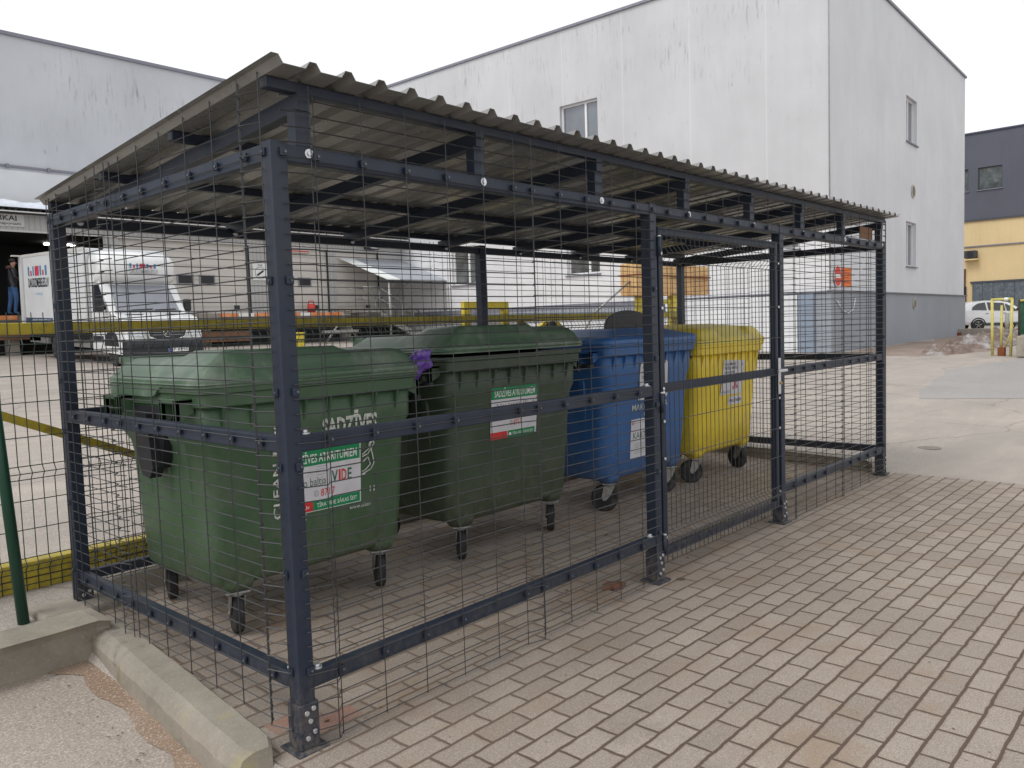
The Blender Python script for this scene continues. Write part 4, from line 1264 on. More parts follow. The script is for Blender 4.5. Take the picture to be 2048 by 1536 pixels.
# ================================================================== LOADING DOCK (warehouse)
wh = thing('loading_dock', 'low warehouse with beige dock doors under a snow edged corrugated canopy', 'building', (13, 26, 1.04))
BEIGE = ribbed_mat('beige_sectional_door', (0.60, 0.57, 0.53), .50, 'Z', .30, .5)
RIBG = ribbed_mat('grey_ribbed_steel', (0.46, 0.455, 0.45), .16, 'X', .45, .5)
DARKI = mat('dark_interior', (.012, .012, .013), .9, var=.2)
TRIM = mat('pale_metal_trim', (.58, .57, .55), .5, var=.05)
CONC = mat('dock_concrete', (.30, .27, .24), .9, var=.15, scale=2, dirt=(.14, .11, .09), dirt_amt=.7, dscale=2)
ORBAR = mat('orange_dock_paint', (.72, .24, .07), .6, var=.1, scale=3, dirt=(.8, .7, .6), dirt_amt=.6, dscale=4)
FZ, YD = 2.24, 26.0
DO = [(-3.0, 9.55), (10.05, 14.88), (16.05, 18.45), (18.85, 21.1)]
m = MB()
prev = -14
for a, b in DO + [(22.7, 22.7)]:
    m.add([(prev, YD, FZ), (a, YD, FZ), (a, YD, 4.87), (prev, YD, 4.87)], [(0, 1, 2, 3)], RIBG)
    prev = b
m.add([(-14, YD, 4.87), (22.7, YD, 4.87), (22.7, YD, 5.62), (-14, YD, 5.62)], [(0, 1, 2, 3)], RIBG)
m.box(-14, 22.7, YD - .06, YD - .004, 4.84, 4.90, TRIM); m.box(-14, 22.7, YD - .05, YD - .004, 5.40, 5.48, TRIM)
at(m.build('wall'), wh)
for a, b in DO[1:]:
    m = MB(); z1 = 4.86 if a < 11 else 4.62 if a < 17 else 4.5
    m.add([(a, YD + .10, FZ), (b, YD + .10, FZ), (b, YD + .10, 4.87), (a, YD + .10, 4.87)], [(0, 1, 2, 3)], BEIGE)
    for xx in (a, b): m.add([(xx, YD, FZ), (xx, YD + .1, FZ), (xx, YD + .1, 4.87), (xx, YD, 4.87)], [(0, 1, 2, 3)], BLACKP)
    d_ = at(m.build('dock_door'), wh)
    ws = {10.05: [(12.03, 12.66), (12.87, 13.48), (11.2, 11.78)], 16.05: [(17.04, 17.66)]}.get(a, [])
    for u0, u1 in ws:
        w_ = MB(); w_.box(u0, u1, YD + .06, YD + .098, 3.31, 3.68, SGREY); w_.box(u0 + .05, u1 - .05, YD + .055, YD + .0602, 3.36, 3.63, BLACKP); at(w_.build('window'), wh).parent = d_
        w_ = None
    m = MB(); v0 = {10.05: 14.2, 16.05: 17.72}.get(a, 20.4); m.box(v0, v0 + .22, YD + .08, YD + .098, 2.40, 2.56, BLACKP)
    o = m.build('vent'); o.parent = d_
for o in [q for q in wh.children if q.name.startswith('dock_door')]:
    for ch in o.children:
        ch.matrix_parent_inverse = Matrix.Identity(4)
# open bay: dark interior with two lamps
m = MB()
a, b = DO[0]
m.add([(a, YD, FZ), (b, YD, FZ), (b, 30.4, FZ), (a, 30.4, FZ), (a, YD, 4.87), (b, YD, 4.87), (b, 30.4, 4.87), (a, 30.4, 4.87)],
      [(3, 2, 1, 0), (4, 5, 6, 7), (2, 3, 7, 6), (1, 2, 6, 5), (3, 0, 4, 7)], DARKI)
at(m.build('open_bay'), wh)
LAMP = mat('lamp_glow', (.9, .9, .85), .5, emit=(1, .97, .9), estr=6)
for x in (8.75, 9.5):
    m = MB(); m.cyl((x, 28.6, 4.84), (x, 28.6, 4.78), .17, LAMP, 16); at(m.build('ceiling_lamp'), wh)
# canopy
m = MB()
ye, yb = 25.5, 30.5
ze, zb_ = 5.44, 6.2
prf = []
x = -14.0
while x < 22.6:
    prf += [(x, 0), (x + .12, .0), (x + .17, .06), (x + .29, .06)]
    x += .34
CANO = mat('canopy_sheet', (.25, .26, .28), .5, var=.1, scale=2)
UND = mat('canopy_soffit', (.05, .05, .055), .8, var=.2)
vsA = [(px, ye, ze + pz) for px, pz in prf] + [(px, yb, zb_ + pz) for px, pz in prf]
n_ = len(prf)
m.add(vsA, [(i, i + 1, n_ + i + 1, n_ + i) for i in range(n_ - 1)], CANO)
at(m.build('canopy_roof'), wh)
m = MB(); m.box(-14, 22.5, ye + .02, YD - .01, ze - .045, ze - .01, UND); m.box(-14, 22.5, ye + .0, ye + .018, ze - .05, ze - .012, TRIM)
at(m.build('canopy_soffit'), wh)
# snow lying on the canopy
SNOW = mat('old_snow', (.62, .66, .74), .7, var=.12, scale=3, dirt=(.42, .45, .52), dirt_amt=.5, dscale=3, bump=.3)
m = MB(); rows = 10; cols = 260; vs_ = []
for j in range(rows + 1):
    for i in range(cols + 1):
        x = -14 + 36.5 * i / cols; y = ye - .03 + (4.5) * (j / rows) ** 1.6
        base = ze + (zb_ - ze) * (y - ye) / (yb - ye) + .066
        h_ = .17 + .18 * noise.noise(Vector((x * 1.4, y * 1.3, 2))) + .05 * noise.noise(Vector((x * 4, y * 3, 7)))
        vs_.append((x, y + (.05 * noise.noise(Vector((x * 2.5, 0, 1))) if j == 0 else 0), base + (max(.004, h_) if j else .03)))
n1 = cols + 1
m.add(vs_, [(j * n1 + i, j * n1 + i + 1, (j + 1) * n1 + i + 1, (j + 1) * n1 + i) for j in range(rows) for i in range(cols)], SNOW, smooth=True)
o = m.build('roof_snow'); o['kind'] = 'stuff'; o['label'] = 'patchy old snow lying on the corrugated dock canopy'; o['category'] = 'snow'
# platform
m = MB()
m.box(-14, 22.7, 25.35, YD, FZ - .22, FZ, CONC); at(m.build('platform'), wh)
m = MB(); m.add([(-14, 25.95, .5), (22.7, 25.95, .5), (22.7, 25.95, FZ - .22), (-14, 25.95, FZ - .22)], [(0, 1, 2, 3)], DARKI)  # near-black sheet paints the shade of the open underside, piers in front
for i in range(11): m.box(-12.2 + 3.1 * i, -11.9 + 3.1 * i, 25.5, 25.9, .6, FZ - .22, CONC)
at(m.build('platform_piers_and_shade'), wh)
PLANK = mat('brown_planks', (.16, .08, .045), .8, var=.3, scale=3)
m = MB(); m.box(10.2, 14.4, 25.30, 25.345, 1.75, FZ - .25, PLANK); m.box(10.2, 14.4, 25.30, 25.34, 1.20, 1.60, PLANK); m.box(6.0, 9.6, 25.30, 25.34, 1.5, FZ - .25, PLANK)
at(m.build('bumper_boards'), wh)
m = MB()
x = -2.0; i = 0
while x < 18.6:
    if 6.6 < x < 13.2: x = 13.2
    ww = .42 + .3 * random.random()
    m.box(x, x + ww - .04, 25.28, 25.346, FZ - .13, FZ - .005, ORBAR if (i % 4) else SWHITE); x += ww; i += 1
at(m.build('edge_strip'), wh)
m = MB(); m.box(18.7, 21.0, 25.25, 25.9, FZ + .03, FZ + .16, mat('pale_boards', (.55, .50, .42), .8, var=.15)); 
tag(m.build('board_stack'), 'stack of pale boards lying on the edge of the loading dock', 'boards')
# hose reel like red can
m = MB(); m.cyl((17.25, 25.55, FZ), (17.25, 25.55, FZ + .34), .16, mat('red_can', (.55, .05, .03), .5), 16); m.tube([(17.12, 25.55, FZ + .34), (17.15, 25.55, FZ + .46), (17.35, 25.55, FZ + .46), (17.38, 25.55, FZ + .34)], .02, SRED)
tag(m.build('red_container'), 'small red canister with a handle standing on the dock edge', 'canister')
# signs
YS = YD - .012
m = MB(); m.box(4.2, 7.22, YS - .03, YS, 5.0, 5.375, mat('sign_board', (.60, .59, .57), .6, var=.05))
f_ = lambda u, w, d: (7.12 + u, YS - .032 - d, 5.0 + w)
m.text('TIKAI', .16, SDARK, lambda u, w, d: f_(u - .42, w + .185, d), .62, .02, align='C')
m.text('N, transportam', .085, SDARK, lambda u, w, d: f_(u, w + .055, d), .98, .014, align='R')
m.text('ATVĒRT', .16, SDARK, lambda u, w, d: f_(u - 1.3, w + .195, d), .95, .02, align='R')
m.text('VIEGLAJAM UN KRAVAS,', .085, SDARK, lambda u, w, d: f_(u - 1.05, w + .055, d), 1.4, .014, align='R')
tag(m.build('dock_sign'), 'white board with black lettering ending in TIKAI above the open dock bay', 'sign')
m = MB(); m.box(16.1, 17.6, YS - .02, YS, 4.66, 4.98, mat('sign_board2', (.56, .53, .50), .6, var=.05))
m.text('PAŠIEGRĀMATA', .13, SDARK, lambda u, w, d: (16.15 + u, YS - .022, 4.80 + w), 1.35, .01)
m.box(16.12, 17.55, YS - .024, YS - .0205, 4.70, 4.745, SRED)
tag(m.build('door_sign'), 'narrow white sign underlined in red above the second dock door', 'sign')
m = MB(); m.box(14.98, 15.62, YS - .03, YS, 3.52, 4.17, SWHITE)
m.cyl((15.30, YS - .030, 3.80), (15.30, YS - .034, 3.80), .24, SGREY, 24); m.cyl((15.30, YS - .0345, 3.80), (15.30, YS - .037, 3.80), .215, SWHITE, 24)
f_ = lambda u, w, d: (15.30 + u, YS - .0385 - d, 3.80 + w)
stroke(m, f_, [(-.15, -.10), (.13, .09)], .075, SDARK)
m.text('STOP', .07, SDARK, lambda u, w, d: (15.30 + u, YS - .0385, 4.06 + w), .2, .01, align='C')
tag(m.build('round_sign'), 'white square sign with a circle and a black bar between two dock doors', 'sign')
# wall lamp on fascia
r = thing('wall_lamp', 'dark box lamp fixed under the fascia beside the stair awning', 'lamp', (20.6, 25.8, 4.7))
m = MB(); m.box(20.35, 20.95, 25.65, 25.99, 4.95, 5.25, BLACKP, bev=.03); at(m.build('lamp_housing'), r)
m = MB(); m.box(20.45, 20.85, 25.60, 25.648, 4.98, 5.20, WFR); at(m.build('lens'), r)
# awning over the stair
aw = thing('stair_awning', 'pale translucent awning sloping over the steel stair at the end of the dock', 'awning', (20.9, 24.6, 3.5))
AWM = mat('awning_sheet', (.80, .84, .83), .45, var=.05, scale=2); AWG = mat('awning_sheet_grey', (.36, .38, .42), .5, var=.08, scale=2)
m = MB()
m.hexa([(19.35, 23.25, 3.46), (20.0, 23.25, 3.46), (19.75, 26, 4.50), (19.05, 26, 4.50), (19.35, 23.25, 3.50), (20.0, 23.25, 3.50), (19.75, 26, 4.54), (19.05, 26, 4.54)], AWM)
m.hexa([(20.0, 23.25, 3.46), (22.6, 23.25, 3.46), (22.5, 26, 4.50), (19.75, 26, 4.50), (20.0, 23.25, 3.50), (22.6, 23.25, 3.50), (22.5, 26, 4.54), (19.75, 26, 4.54)], AWG)
at(m.build('roof_sheet'), aw)
for x, y in ((19.5, 23.35), (22.55, 23.35)):
    m = MB(); m.cyl((x, y, gz(y)), (x, y, 3.45), .045, FORK, 10); at(m.build('leg'), aw)
for xa in (19.9, 20.6):
    m = MB(); m.tube([(xa, 23.3, 3.46), (xa + .9, 25.9, 2.6)], .02, FORK, 6); at(m.build('stay_rod'), aw)
stv = thing('steel_stair', 'grey steel stair with handrails going down from the dock under the awning', 'stair', (20.5, 24.6, 1))
m = MB()
for i in range(7): m.box(19.5 + i * .30, 19.82 + i * .30, 23.9, 24.9, FZ - .17 * (i + 1) + .0, FZ - .17 * (i + 1) + .04, FORK)
m.hexa([(19.4, 23.86, FZ - .28), (21.7, 23.86, FZ - 1.36), (21.7, 23.9, FZ - 1.36), (19.4, 23.9, FZ - .28), (19.4, 23.86, FZ - .02), (21.7, 23.86, FZ - 1.10), (21.7, 23.9, FZ - 1.10), (19.4, 23.9, FZ - .02)], FORK)
at(m.build('flight', fix=True), stv)
for y in (23.88, 24.9):
    m = MB()
    m.tube([(18.6, y, FZ + .95), (19.4, y, FZ + .95), (21.9, y, FZ - .25)], .025, FORK, 6)
    m.tube([(18.6, y, FZ + .5), (19.4, y, FZ + .5), (21.9, y, FZ - .70)], .018, FORK, 6)
    for q in range(5): m.cyl((19.4 + q * .6, y, FZ - .1 - q * .28), (19.4 + q * .6, y, FZ + .95 - q * .288), .02, FORK, 6)
    at(m.build('handrail'), stv)
m = MB(); m.box(18.6, 19.45, 23.8, 25.35, FZ - .06, FZ, FORK); at(m.build('landing'), stv)
m = MB()
m.tube([(17.2, 24.6, gz(24.6)), (18.2, 24.7, 2.05), (18.9, 24.7, gz(24.6))], .05, FORK, 6)
m.box(16.9, 18.6, 24.3, 24.42, 1.35, 1.5, FORK); m.box(15.5, 15.62, 24.8, 24.92, gz(24.8), 2.1, FORK)
tag(m.build('steel_trestle'), 'grey steel trestle standing in front of the dark space under the dock', 'trestle')
r = thing('bollard', 'short yellow bollard in front of the loading dock behind the near container', 'bollard', (13.9, 21.3, .85))
m = MB(); m.box(13.80, 14.02, 21.2, 21.42, .84, 1.40, YPALE, bev=.01); at(m.build('shaft'), r)
m = MB(); m.box(13.79, 14.03, 21.19, 21.43, 1.402, 1.45, YPALE, bev=.01); at(m.build('cap'), r)

# ================================================================== VAN
VWHITE = mat('van_white_paint', (.74, .75, .76), .28, var=.03, scale=2, coat=.3, dirt=(.55, .53, .50), dirt_amt=.25, dscale=3)
BOXW = mat('box_body_white', (.66, .68, .70), .45, var=.03, scale=2, dirt=(.5, .49, .47), dirt_amt=.25, dscale=2)
DTRIM = mat('dark_bumper_plastic', (.018, .020, .028), .5, var=.15)
WSH = mat('windshield', (.20, .215, .25), .04, var=.05, spec=1.0, coat=.6)
SIDEG = mat('van_side_glass', (.03, .035, .045), .06, var=.1, spec=.9)
CHROME = mat('chrome', (.7, .7, .72), .12, 1.0, var=.02)
HEAD = mat('headlamp_glass', (.55, .57, .60), .08, .3, var=.3, scale=20)
AMBER = mat('amber_lamp', (.75, .22, .02), .3)
LBLUE = mat('logo_blue', (.05, .22, .40), .5); LRED = mat('logo_red', (.55, .05, .10), .5); LNAVY = mat('logo_navy', (.03, .06, .13), .5)
PLATEB = mat('plate_blue', (.02, .10, .50), .4)
van = thing('delivery_van', 'white box van with furniture shop logo backed up to the loading dock', 'van', (7.66, 17.6, .704), (math.atan(.04), 0, 0))
def van_part(m, name, parent=van, fix=False):
    o = m.build(name, fix=fix); o.parent = parent; return o
def xloft(prof_fn, xs_, m, mt, smooth=False):
    rings = [[(x, y, z) for y, z in prof_fn(k)] for x, k in xs_]
    m.loft(rings, mt, smooth=smooth)
cab = [(.05, .30), (.0, .36), (-.01, .60), (.03, .70), (.06, .92), (.10, 1.04), (.28, 1.20), (.60, 1.27), (.95, 1.33), (1.52, 2.08), (1.70, 2.16), (2.12, 2.20), (2.12, .36)]
def cabp(k):
    cy, cz = 1.1, 1.2
    return [(cy + (y - cy) * (k if y < 1.9 else 1), cz + (z - cz) * (k if z > .6 else 1)) for y, z in cab]
m = MB(); xloft(cabp, [(-.965, .90), (-.93, .965), (-.82, .99), (-.3, 1.0), (.3, 1.0), (.82, .99), (.93, .965), (.965, .90)], m, VWHITE)
van_part(m, 'cab', fix=True)
# fairing over the cab
fa = [(1.60, 2.10), (1.36, 2.20), (1.30, 2.32), (1.31, 2.62), (1.46, 2.80), (1.78, 2.90), (2.15, 2.92), (2.15, 2.10)]
m = MB(); xloft(lambda k: [(2.13 + (y - 2.13) * k, 2.40 + (z - 2.40) * (k if z > 2.5 else 1)) for y, z in fa], [(-.98, .55), (-.93, .85), (-.78, .98), (0, 1.03), (.78, .98), (.93, .85), (.98, .55)], m, VWHITE, True)
van_part(m, 'wind_deflector', fix=True)
m = MB(); m.box(-1.06, 1.06, 2.17, 6.85, .98, 2.98, BOXW, bev=.03)
for x in (-1.07, 1.05): m.box(x, x + .02, 2.15, 6.87, 2.92, 3.0, TRIM); m.box(x, x + .02, 2.15, 6.87, .96, 1.04, LNAVY if x < 0 else TRIM)
for y in (2.15, 6.83): m.box(-1.075, -1.05, y, y + .05, .98, 2.99, TRIM)
m.box(-1.066, -1.0605, 4.52, 4.55, 1.0, 2.95, TRIM)
box_o = van_part(m, 'box_body')
# rear door edge, open
m = MB(); m.box(-1.12, -1.08, 6.86, 7.05, 1.0, 2.95, BOXW); m.box(-1.3, -.9, 6.9, 7.1, 2.95, 2.99, TRIM); van_part(m, 'rear_door')
# glass
m = MB()
n_ = Vector((0, -.80, .60)).normalized() * .012
pw = [(-.80, .99, 1.385), (.80, .99, 1.385), (.74, 1.48, 2.03), (-.74, 1.48, 2.03)]
m.add([tuple(Vector(p) + n_ * 1.3) for p in pw], [(0, 1, 2, 3)], WSH)
w_ = van_part(m, 'windshield')
m = MB(); m.box(-.84, .84, .95, .99, 1.335, 1.375, DTRIM)
for x in (-.45, .15): m.hexa([(x, .95, 1.385), (x + .55, .97, 1.40), (x + .55, .955, 1.425), (x, .935, 1.40), (x, .96, 1.39), (x + .55, .98, 1.405), (x + .55, .965, 1.43), (x, .945, 1.405)], DTRIM)
van_part(m, 'wiper', w_)
for sx in (-1, 1):
    m = MB(); xx = sx * .972
    m.add([(xx, 1.16, 1.42), (xx, 2.02, 1.34), (xx, 2.02, 2.04), (xx, 1.58, 2.04)], [(0, 1, 2, 3)] if sx > 0 else [(3, 2, 1, 0)], SIDEG)
    m.add([(xx, 1.03, 1.20), (xx, 1.9, 1.20), (xx, 1.9, 1.215), (xx, 1.03, 1.215)], [(0, 1, 2, 3)], SGREY)
    van_part(m, 'side_window')
    m = MB(); xm = sx * 1.12
    m.box(min(xm - .10, xm + .10), xm + .10, 1.12, 1.24, 1.36, 1.68, BLACKP, bev=.04)
    m.cyl((sx * .95, 1.25, 1.42), (sx * 1.1, 1.2, 1.48), .03, BLACKP, 8); mo = van_part(m, 'mirror')
    m = MB(); m.hexa([(sx * .56, -.012, .86), (sx * .90, .03, .86), (sx * .90, .05, .87), (sx * .56, .02, .87), (sx * .60, .045, 1.09), (sx * .90, .10, 1.16), (sx * .90, .16, 1.15), (sx * .60, .12, 1.08)], HEAD)
    van_part(m, 'headlight', fix=True).location.z = -.10
    m = MB(); m.hexa([(sx * .30, .60, 1.278), (sx * .72, .60, 1.272), (sx * .72, .66, 1.285), (sx * .30, .66, 1.29), (sx * .30, .60, 1.284), (sx * .72, .60, 1.278), (sx * .72, .66, 1.291), (sx * .30, .66, 1.296)], DTRIM); van_part(m, 'bonnet_vent', fix=True)
    for y, dbl in ((.95, 0), (4.75, 1)):
        m = MB(); xo = sx * (.93 if not dbl else .98); xi = xo - sx * .22
        R_, r_ = .345, .20
        ring = lambda x, rr: [(x, y + rr * math.cos(2 * PI * q / 28), .345 + rr * math.sin(2 * PI * q / 28)) for q in range(28)]
        m.loft([ring(xi, R_ * .93), ring(xi + sx * .03, R_), ring(xo - sx * .03, R_), ring(xo, R_ * .92), ring(xo - sx * .004, r_ + .02)], RUBBER)
        wo_ = van_part(m, 'wheel', fix=True)
        m = MB(); m.loft([ring(xo - sx * .005, r_ + .02), ring(xo - sx * .02, r_), ring(xo - sx * (.06), r_ * .75), ring(xo - sx * .03, r_ * .3), ring(xo - sx * .02, r_ * .28)], FORK); van_part(m, 'rim', wo_, True)
    m = MB(); m.prism([(.50, .50), (.58, .74), (.75, .86), (1.15, .86), (1.32, .74), (1.40, .50)], min(sx * .955, sx * .968), max(sx * .955, sx * .968), 'x', DTRIM); van_part(m, 'wheel_arch')
    m = MB(); m.box(min(sx * .955, sx * .968), max(sx * .955, sx * .968), 1.42, 2.1, .62, .74, DTRIM); m.box(min(sx * .92, sx * 1.0), max(sx * .92, sx * 1.0), 2.2, 4.3, .42, .60, FORK); m.box(min(sx * .92, sx * 1.0), max(sx * .92, sx * 1.0), 5.3, 6.8, .45, .6, FORK); van_part(m, 'side_guard')
    m = MB(); m.box(min(sx * 1.062, sx * 1.075), max(sx * 1.062, sx * 1.075), 2.5, 2.58, .90, .96, AMBER); van_part(m, 'marker_lamp')
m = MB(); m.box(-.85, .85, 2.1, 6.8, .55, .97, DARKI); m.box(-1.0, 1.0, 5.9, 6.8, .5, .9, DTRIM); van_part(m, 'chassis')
m = MB()
xloft(lambda k: [(.10 - (.13 * k), .22), (.10 - .15 * k, .30), (.10 - .15 * k, .57), (.10 - .11 * k, .66), (.3, .68), (.3, .22)], [(-.97, .3), (-.9, .8), (-.6, 1), (.6, 1), (.9, .8), (.97, .3)], m, DTRIM)
bump_o = van_part(m, 'bumper', fix=True)
m = MB(); m.add([(-.50, -.018, 1.06), (.50, -.018, 1.06), (.43, -.022, .86), (.25, -.03, .80), (-.25, -.03, .80), (-.43, -.022, .86), (-.50, .06, 1.06), (.50, .06, 1.06), (.43, .06, .86), (.25, .06, .80), (-.25, .06, .80), (-.43, .06, .86)],
                [(0, 1, 2, 3, 4, 5), (0, 6, 7, 1), (1, 7, 8, 2), (2, 8, 9, 3), (3, 9, 10, 4), (4, 10, 11, 5), (5, 11, 6, 0)], DTRIM)
for i in range(3): m.box(-.46 + .03 * i, .46 - .03 * i, -.034, -.024, 1.015 - .06 * i, 1.03 - .06 * i, SGREY)
go_ = van_part(m, 'grille', fix=True)
m = MB()
for a in range(24):
    t0, t1 = 2 * PI * a / 24, 2 * PI * (a + 1) / 24
    m.cyl((.105 * math.cos(t0), -.045, .955 + .105 * math.sin(t0)), (.105 * math.cos(t1), -.045, .955 + .105 * math.sin(t1)), .010, CHROME, 6)
for a in (90, 210, 330):
    t0 = math.radians(a); m.cyl((0, -.048, .955), (.10 * math.cos(t0), -.045, .955 + .10 * math.sin(t0)), .018, CHROME, 6, r1=.004)
van_part(m, 'emblem', go_).location.z = 0
m = MB()
pts = [(-.52, 1.07), (-.45, .85), (-.26, .785), (.26, .785), (.45, .85), (.52, 1.07)]
for (a, b_), (c_, d_) in zip(pts, pts[1:]): m.cyl((a, -.035, b_), (c_, -.035, d_), .022, VWHITE, 6)
van_part(m, 'grille_frame', go_)
go_.location.z = -.12
m = MB(); m.box(.0, .50, -.075, -.055, .36, .47, SWHITE); m.box(.0, .05, -.0765, -.0755, .36, .47, PLATEB)
m.text('JP 8995', .07, SDARK, lambda u, w, d: (.065 + u, -.077 - d, .38 + w), .42, .01)
van_part(m, 'number_plate', bump_o)
# logos
m = MB()
def logo(m, f_, s_, navy=SDARK):
    for i, (x, w, h, mt) in enumerate(((-.82, .11, .27, LBLUE), (-.62, .11, .15, LRED), (-.42, .09, .27, LBLUE), (-.24, .32, .27, LRED), (.16, .11, .27, LBLUE), (.36, .11, .15, LRED), (.58, .13, .27, LBLUE))):
        quad(m, f_, x * s_, (x + w) * s_, .32 * s_, (.32 + h) * s_, mt)
    m.text('DAUDZMEBELES.LV', .26 * s_, navy, f_, 1.66 * s_, .018, align='C')
f_ = lambda u, w, d: (-1.0665 - d, 5.62 - u, 2.05 + w)
logo(m, f_, 1.0)
m.text('mebeles.lv', .10, LIGHTB, lambda u, w, d: (-1.0665, 5.62 - u, 1.82 + w), .62, align='C')
quad(m, f_, -1.5, 1.0, -1.01, -.88, LNAVY, .001)
m.text('PIEGĀDE UN MONTĀŽA VISĀ LATVIJĀ', .06, SWHITE, lambda u, w, d: (-1.070, 5.3 - u, 1.075 + w), 1.9, .004, align='C')
van_part(m, 'logo_print', box_o)
m = MB()
logo(m, lambda u, w, d: (.05 + u, 1.262, 2.32 + w), .44, SGREY)
van_part(m, 'logo_print')

# ================================================================== PERSON ON THE DOCK
def skinned(name, pts, edges, mt_of, mats_, root=0, sub=2):
    me = bpy.data.meshes.new(name)
    me.from_pydata([p[:3] for p in pts], edges, [])
    o = bpy.data.objects.new(name, me); C.objects.link(o)
    md = o.modifiers.new('skin', 'SKIN')
    for i, p in enumerate(pts):
        me.skin_vertices[0].data[i].radius = (p[3], p[4] if len(p) > 4 else p[3])
        me.skin_vertices[0].data[i].use_root = (i == root)
    o.modifiers.new('sub', 'SUBSURF').levels = sub
    dg = bpy.context.evaluated_depsgraph_get(); dg.update()
    m2 = bpy.data.meshes.new_from_object(o.evaluated_get(dg))
    bpy.data.objects.remove(o); 
    for q in mats_: m2.materials.append(q)
    for f in m2.polygons:
        f.material_index = mt_of(f.center); f.use_smooth = True
    o = bpy.data.objects.new(name, m2); C.objects.link(o)
    return o
SKIN = mat('skin', (.42, .24, .17), .55); JEANS = mat('jeans', (.05, .12, .28), .85, var=.3, scale=5); JACK = mat('black_padded_jacket', (.012, .012, .016), .4, var=.3, scale=8)
HAIR = mat('dark_hair', (.02, .013, .010), .6); HOOD = mat('brown_hood', (.10, .045, .035), .9)
per = thing('person', 'man in black padded jacket and blue jeans standing in the dock bay behind the van', 'person', (6.70, 25.75, FZ), (0, 0, math.radians(-8)))
# facing +x
pts = [(0, 0, .93, .15, .13), (.0, 0, 1.12, .14, .12), (.01, 0, 1.33, .165, .145), (.0, 0, 1.44, .12, .10), (.03, 0, 1.50, .055), (.05, 0, 1.60, .075, .085), (.05, 0, 1.70, .062, .07),
       (-.0, -.19, 1.40, .065), (.04, -.24, 1.14, .052), (.24, -.20, 1.06, .042), (.33, -.17, 1.06, .030),
       (-.0, .19, 1.40, .065), (.04, .24, 1.14, .052), (.24, .20, 1.08, .042), (.34, .16, 1.10, .030),
       (.02, -.10, .86, .10), (.06, -.12, .50, .068), (.0, -.13, .10, .048), (.14, -.14, .035, .035),
       (-.02, .10, .86, .10), (-.06, .12, .50, .068), (-.14, .12, .10, .048), (.0, .13, .035, .035)]
ed = [(0, 1), (1, 2), (2, 3), (3, 4), (4, 5), (5, 6), (3, 7), (7, 8), (8, 9), (9, 10), (3, 11), (11, 12), (12, 13), (13, 14), (0, 15), (15, 16), (16, 17), (17, 18), (0, 19), (19, 20), (20, 21), (21, 22)]
def pm_(c_):
    if c_.z > 1.47: return 0
    if c_.x > .29 and c_.z > .8: return 0
    if c_.z > .88: return 2
    if c_.z > .08: return 1
    return 2
b = skinned('body', pts, ed, pm_, [SKIN, JEANS, JACK]); b.parent = per
def blobm(name, parent, cen, r3, mt, cut=None, sub=3):
    bm = bmesh.new(); bmesh.ops.create_icosphere(bm, subdivisions=sub, radius=1)
    m_ = MB(); m_.add([(cen[0] + v.co.x * r3[0], cen[1] + v.co.y * r3[1], cen[2] + v.co.z * r3[2]) for v in bm.verts], [tuple(v.index for v in f.verts) for f in bm.faces], mt, smooth=True)
    bm.free(); o = m_.build(name); o.parent = parent; return o
blobm('hair', per, (.025, 0, 1.685), (.098, .085, .080), HAIR)
blobm('hood', per, (-.055, 0, 1.475), (.10, .13, .07), HOOD)
for sy in (-1, 1):
    m = MB()
    for i in range(4): m.tube([(.33, sy * .17 - .02 + .013 * i, 1.06), (.385 + .01 * (i == 1), sy * .17 - .03 + .015 * i, 1.055), (.41, sy * .17 - .03 + .015 * i, 1.03)], .0075, SKIN, 6)
    m.tube([(.33, sy * .13, 1.07), (.36, sy * .11, 1.09)], .009, SKIN, 6)
    o = m.build('hand'); o.parent = per
m = MB(); m.cyl((.125, 0, 1.615), (.145, 0, 1.60), .016, SKIN, 8, r1=.011); o = m.build('nose'); o.parent = per
m = MB()
for i in range(4): m.cyl((0, 0, 1.0 + i * .1), (0, 0, 1.015 + i * .1), .172 - .004 * i, JACK, 20)

# ================================================================== RIGHT BACKGROUND
yb_ = thing('yellow_building', 'two tone building, yellow below and dark grey above, at the far right', 'building', (60, 8, .3))
YWALL = facade_mat('yellow_render', (0.70, 0.54, 0.30), streak=(.40, .27, .12), top=7.6, amt=.6)
DGREY = facade_mat('dark_grey_cladding', (0.098, 0.104, 0.132), top=40, joints=0)
PX = lambda s, o_, z: (60 - o_, s, z)
m = MB(); m.add([(60, 22, -.5), (60, -16, -.5), (60, -16, 7.5), (60, 22, 7.5), (80, -16, -.5), (80, -16, 7.5)], [(0, 1, 2, 3), (1, 4, 5, 2)], YWALL)
at(m.build('lower_wall'), yb_)
hs = [(9.64, 11.05, 9.46, 10.93), (11.62, 13.0, 9.46, 10.93), (5.0, 6.4, 9.46, 10.93)]
m = MB(); facade(m, lambda s, o_, z: (59.93 - o_, s, z), -16, 22, 7.5, 13.2, hs, DGREY, depth=.18)
m.add([(59.93, -16, 7.5), (80, -16, 7.5), (80, -16, 13.2), (59.93, -16, 13.2)], [(0, 1, 2, 3)], DGREY)
at(m.build('upper_wall'), yb_)
m = MB(); m.box(59.85, 80, -16.1, 22, 13.2, 13.3, mat('dark_coping', (.05, .055, .09), .5)); at(m.build('coping'), yb_)
DFR = mat('dark_frame', (.06, .065, .08), .5)
for h in hs:
    w_ = window(lambda s, o_, z: (59.93 - o_, s, z), h, yb_, depth=.16, glass=mat('dim_office_glass', (.06, .075, .08), .1, var=.6, scale=2.2, dirt=(.3, .3, .26), dirt_amt=.5, dscale=3), split=0, fr=.06, fm=DFR)
    w_.matrix_parent_inverse = Matrix.Translation(-Vector(yb_.location))
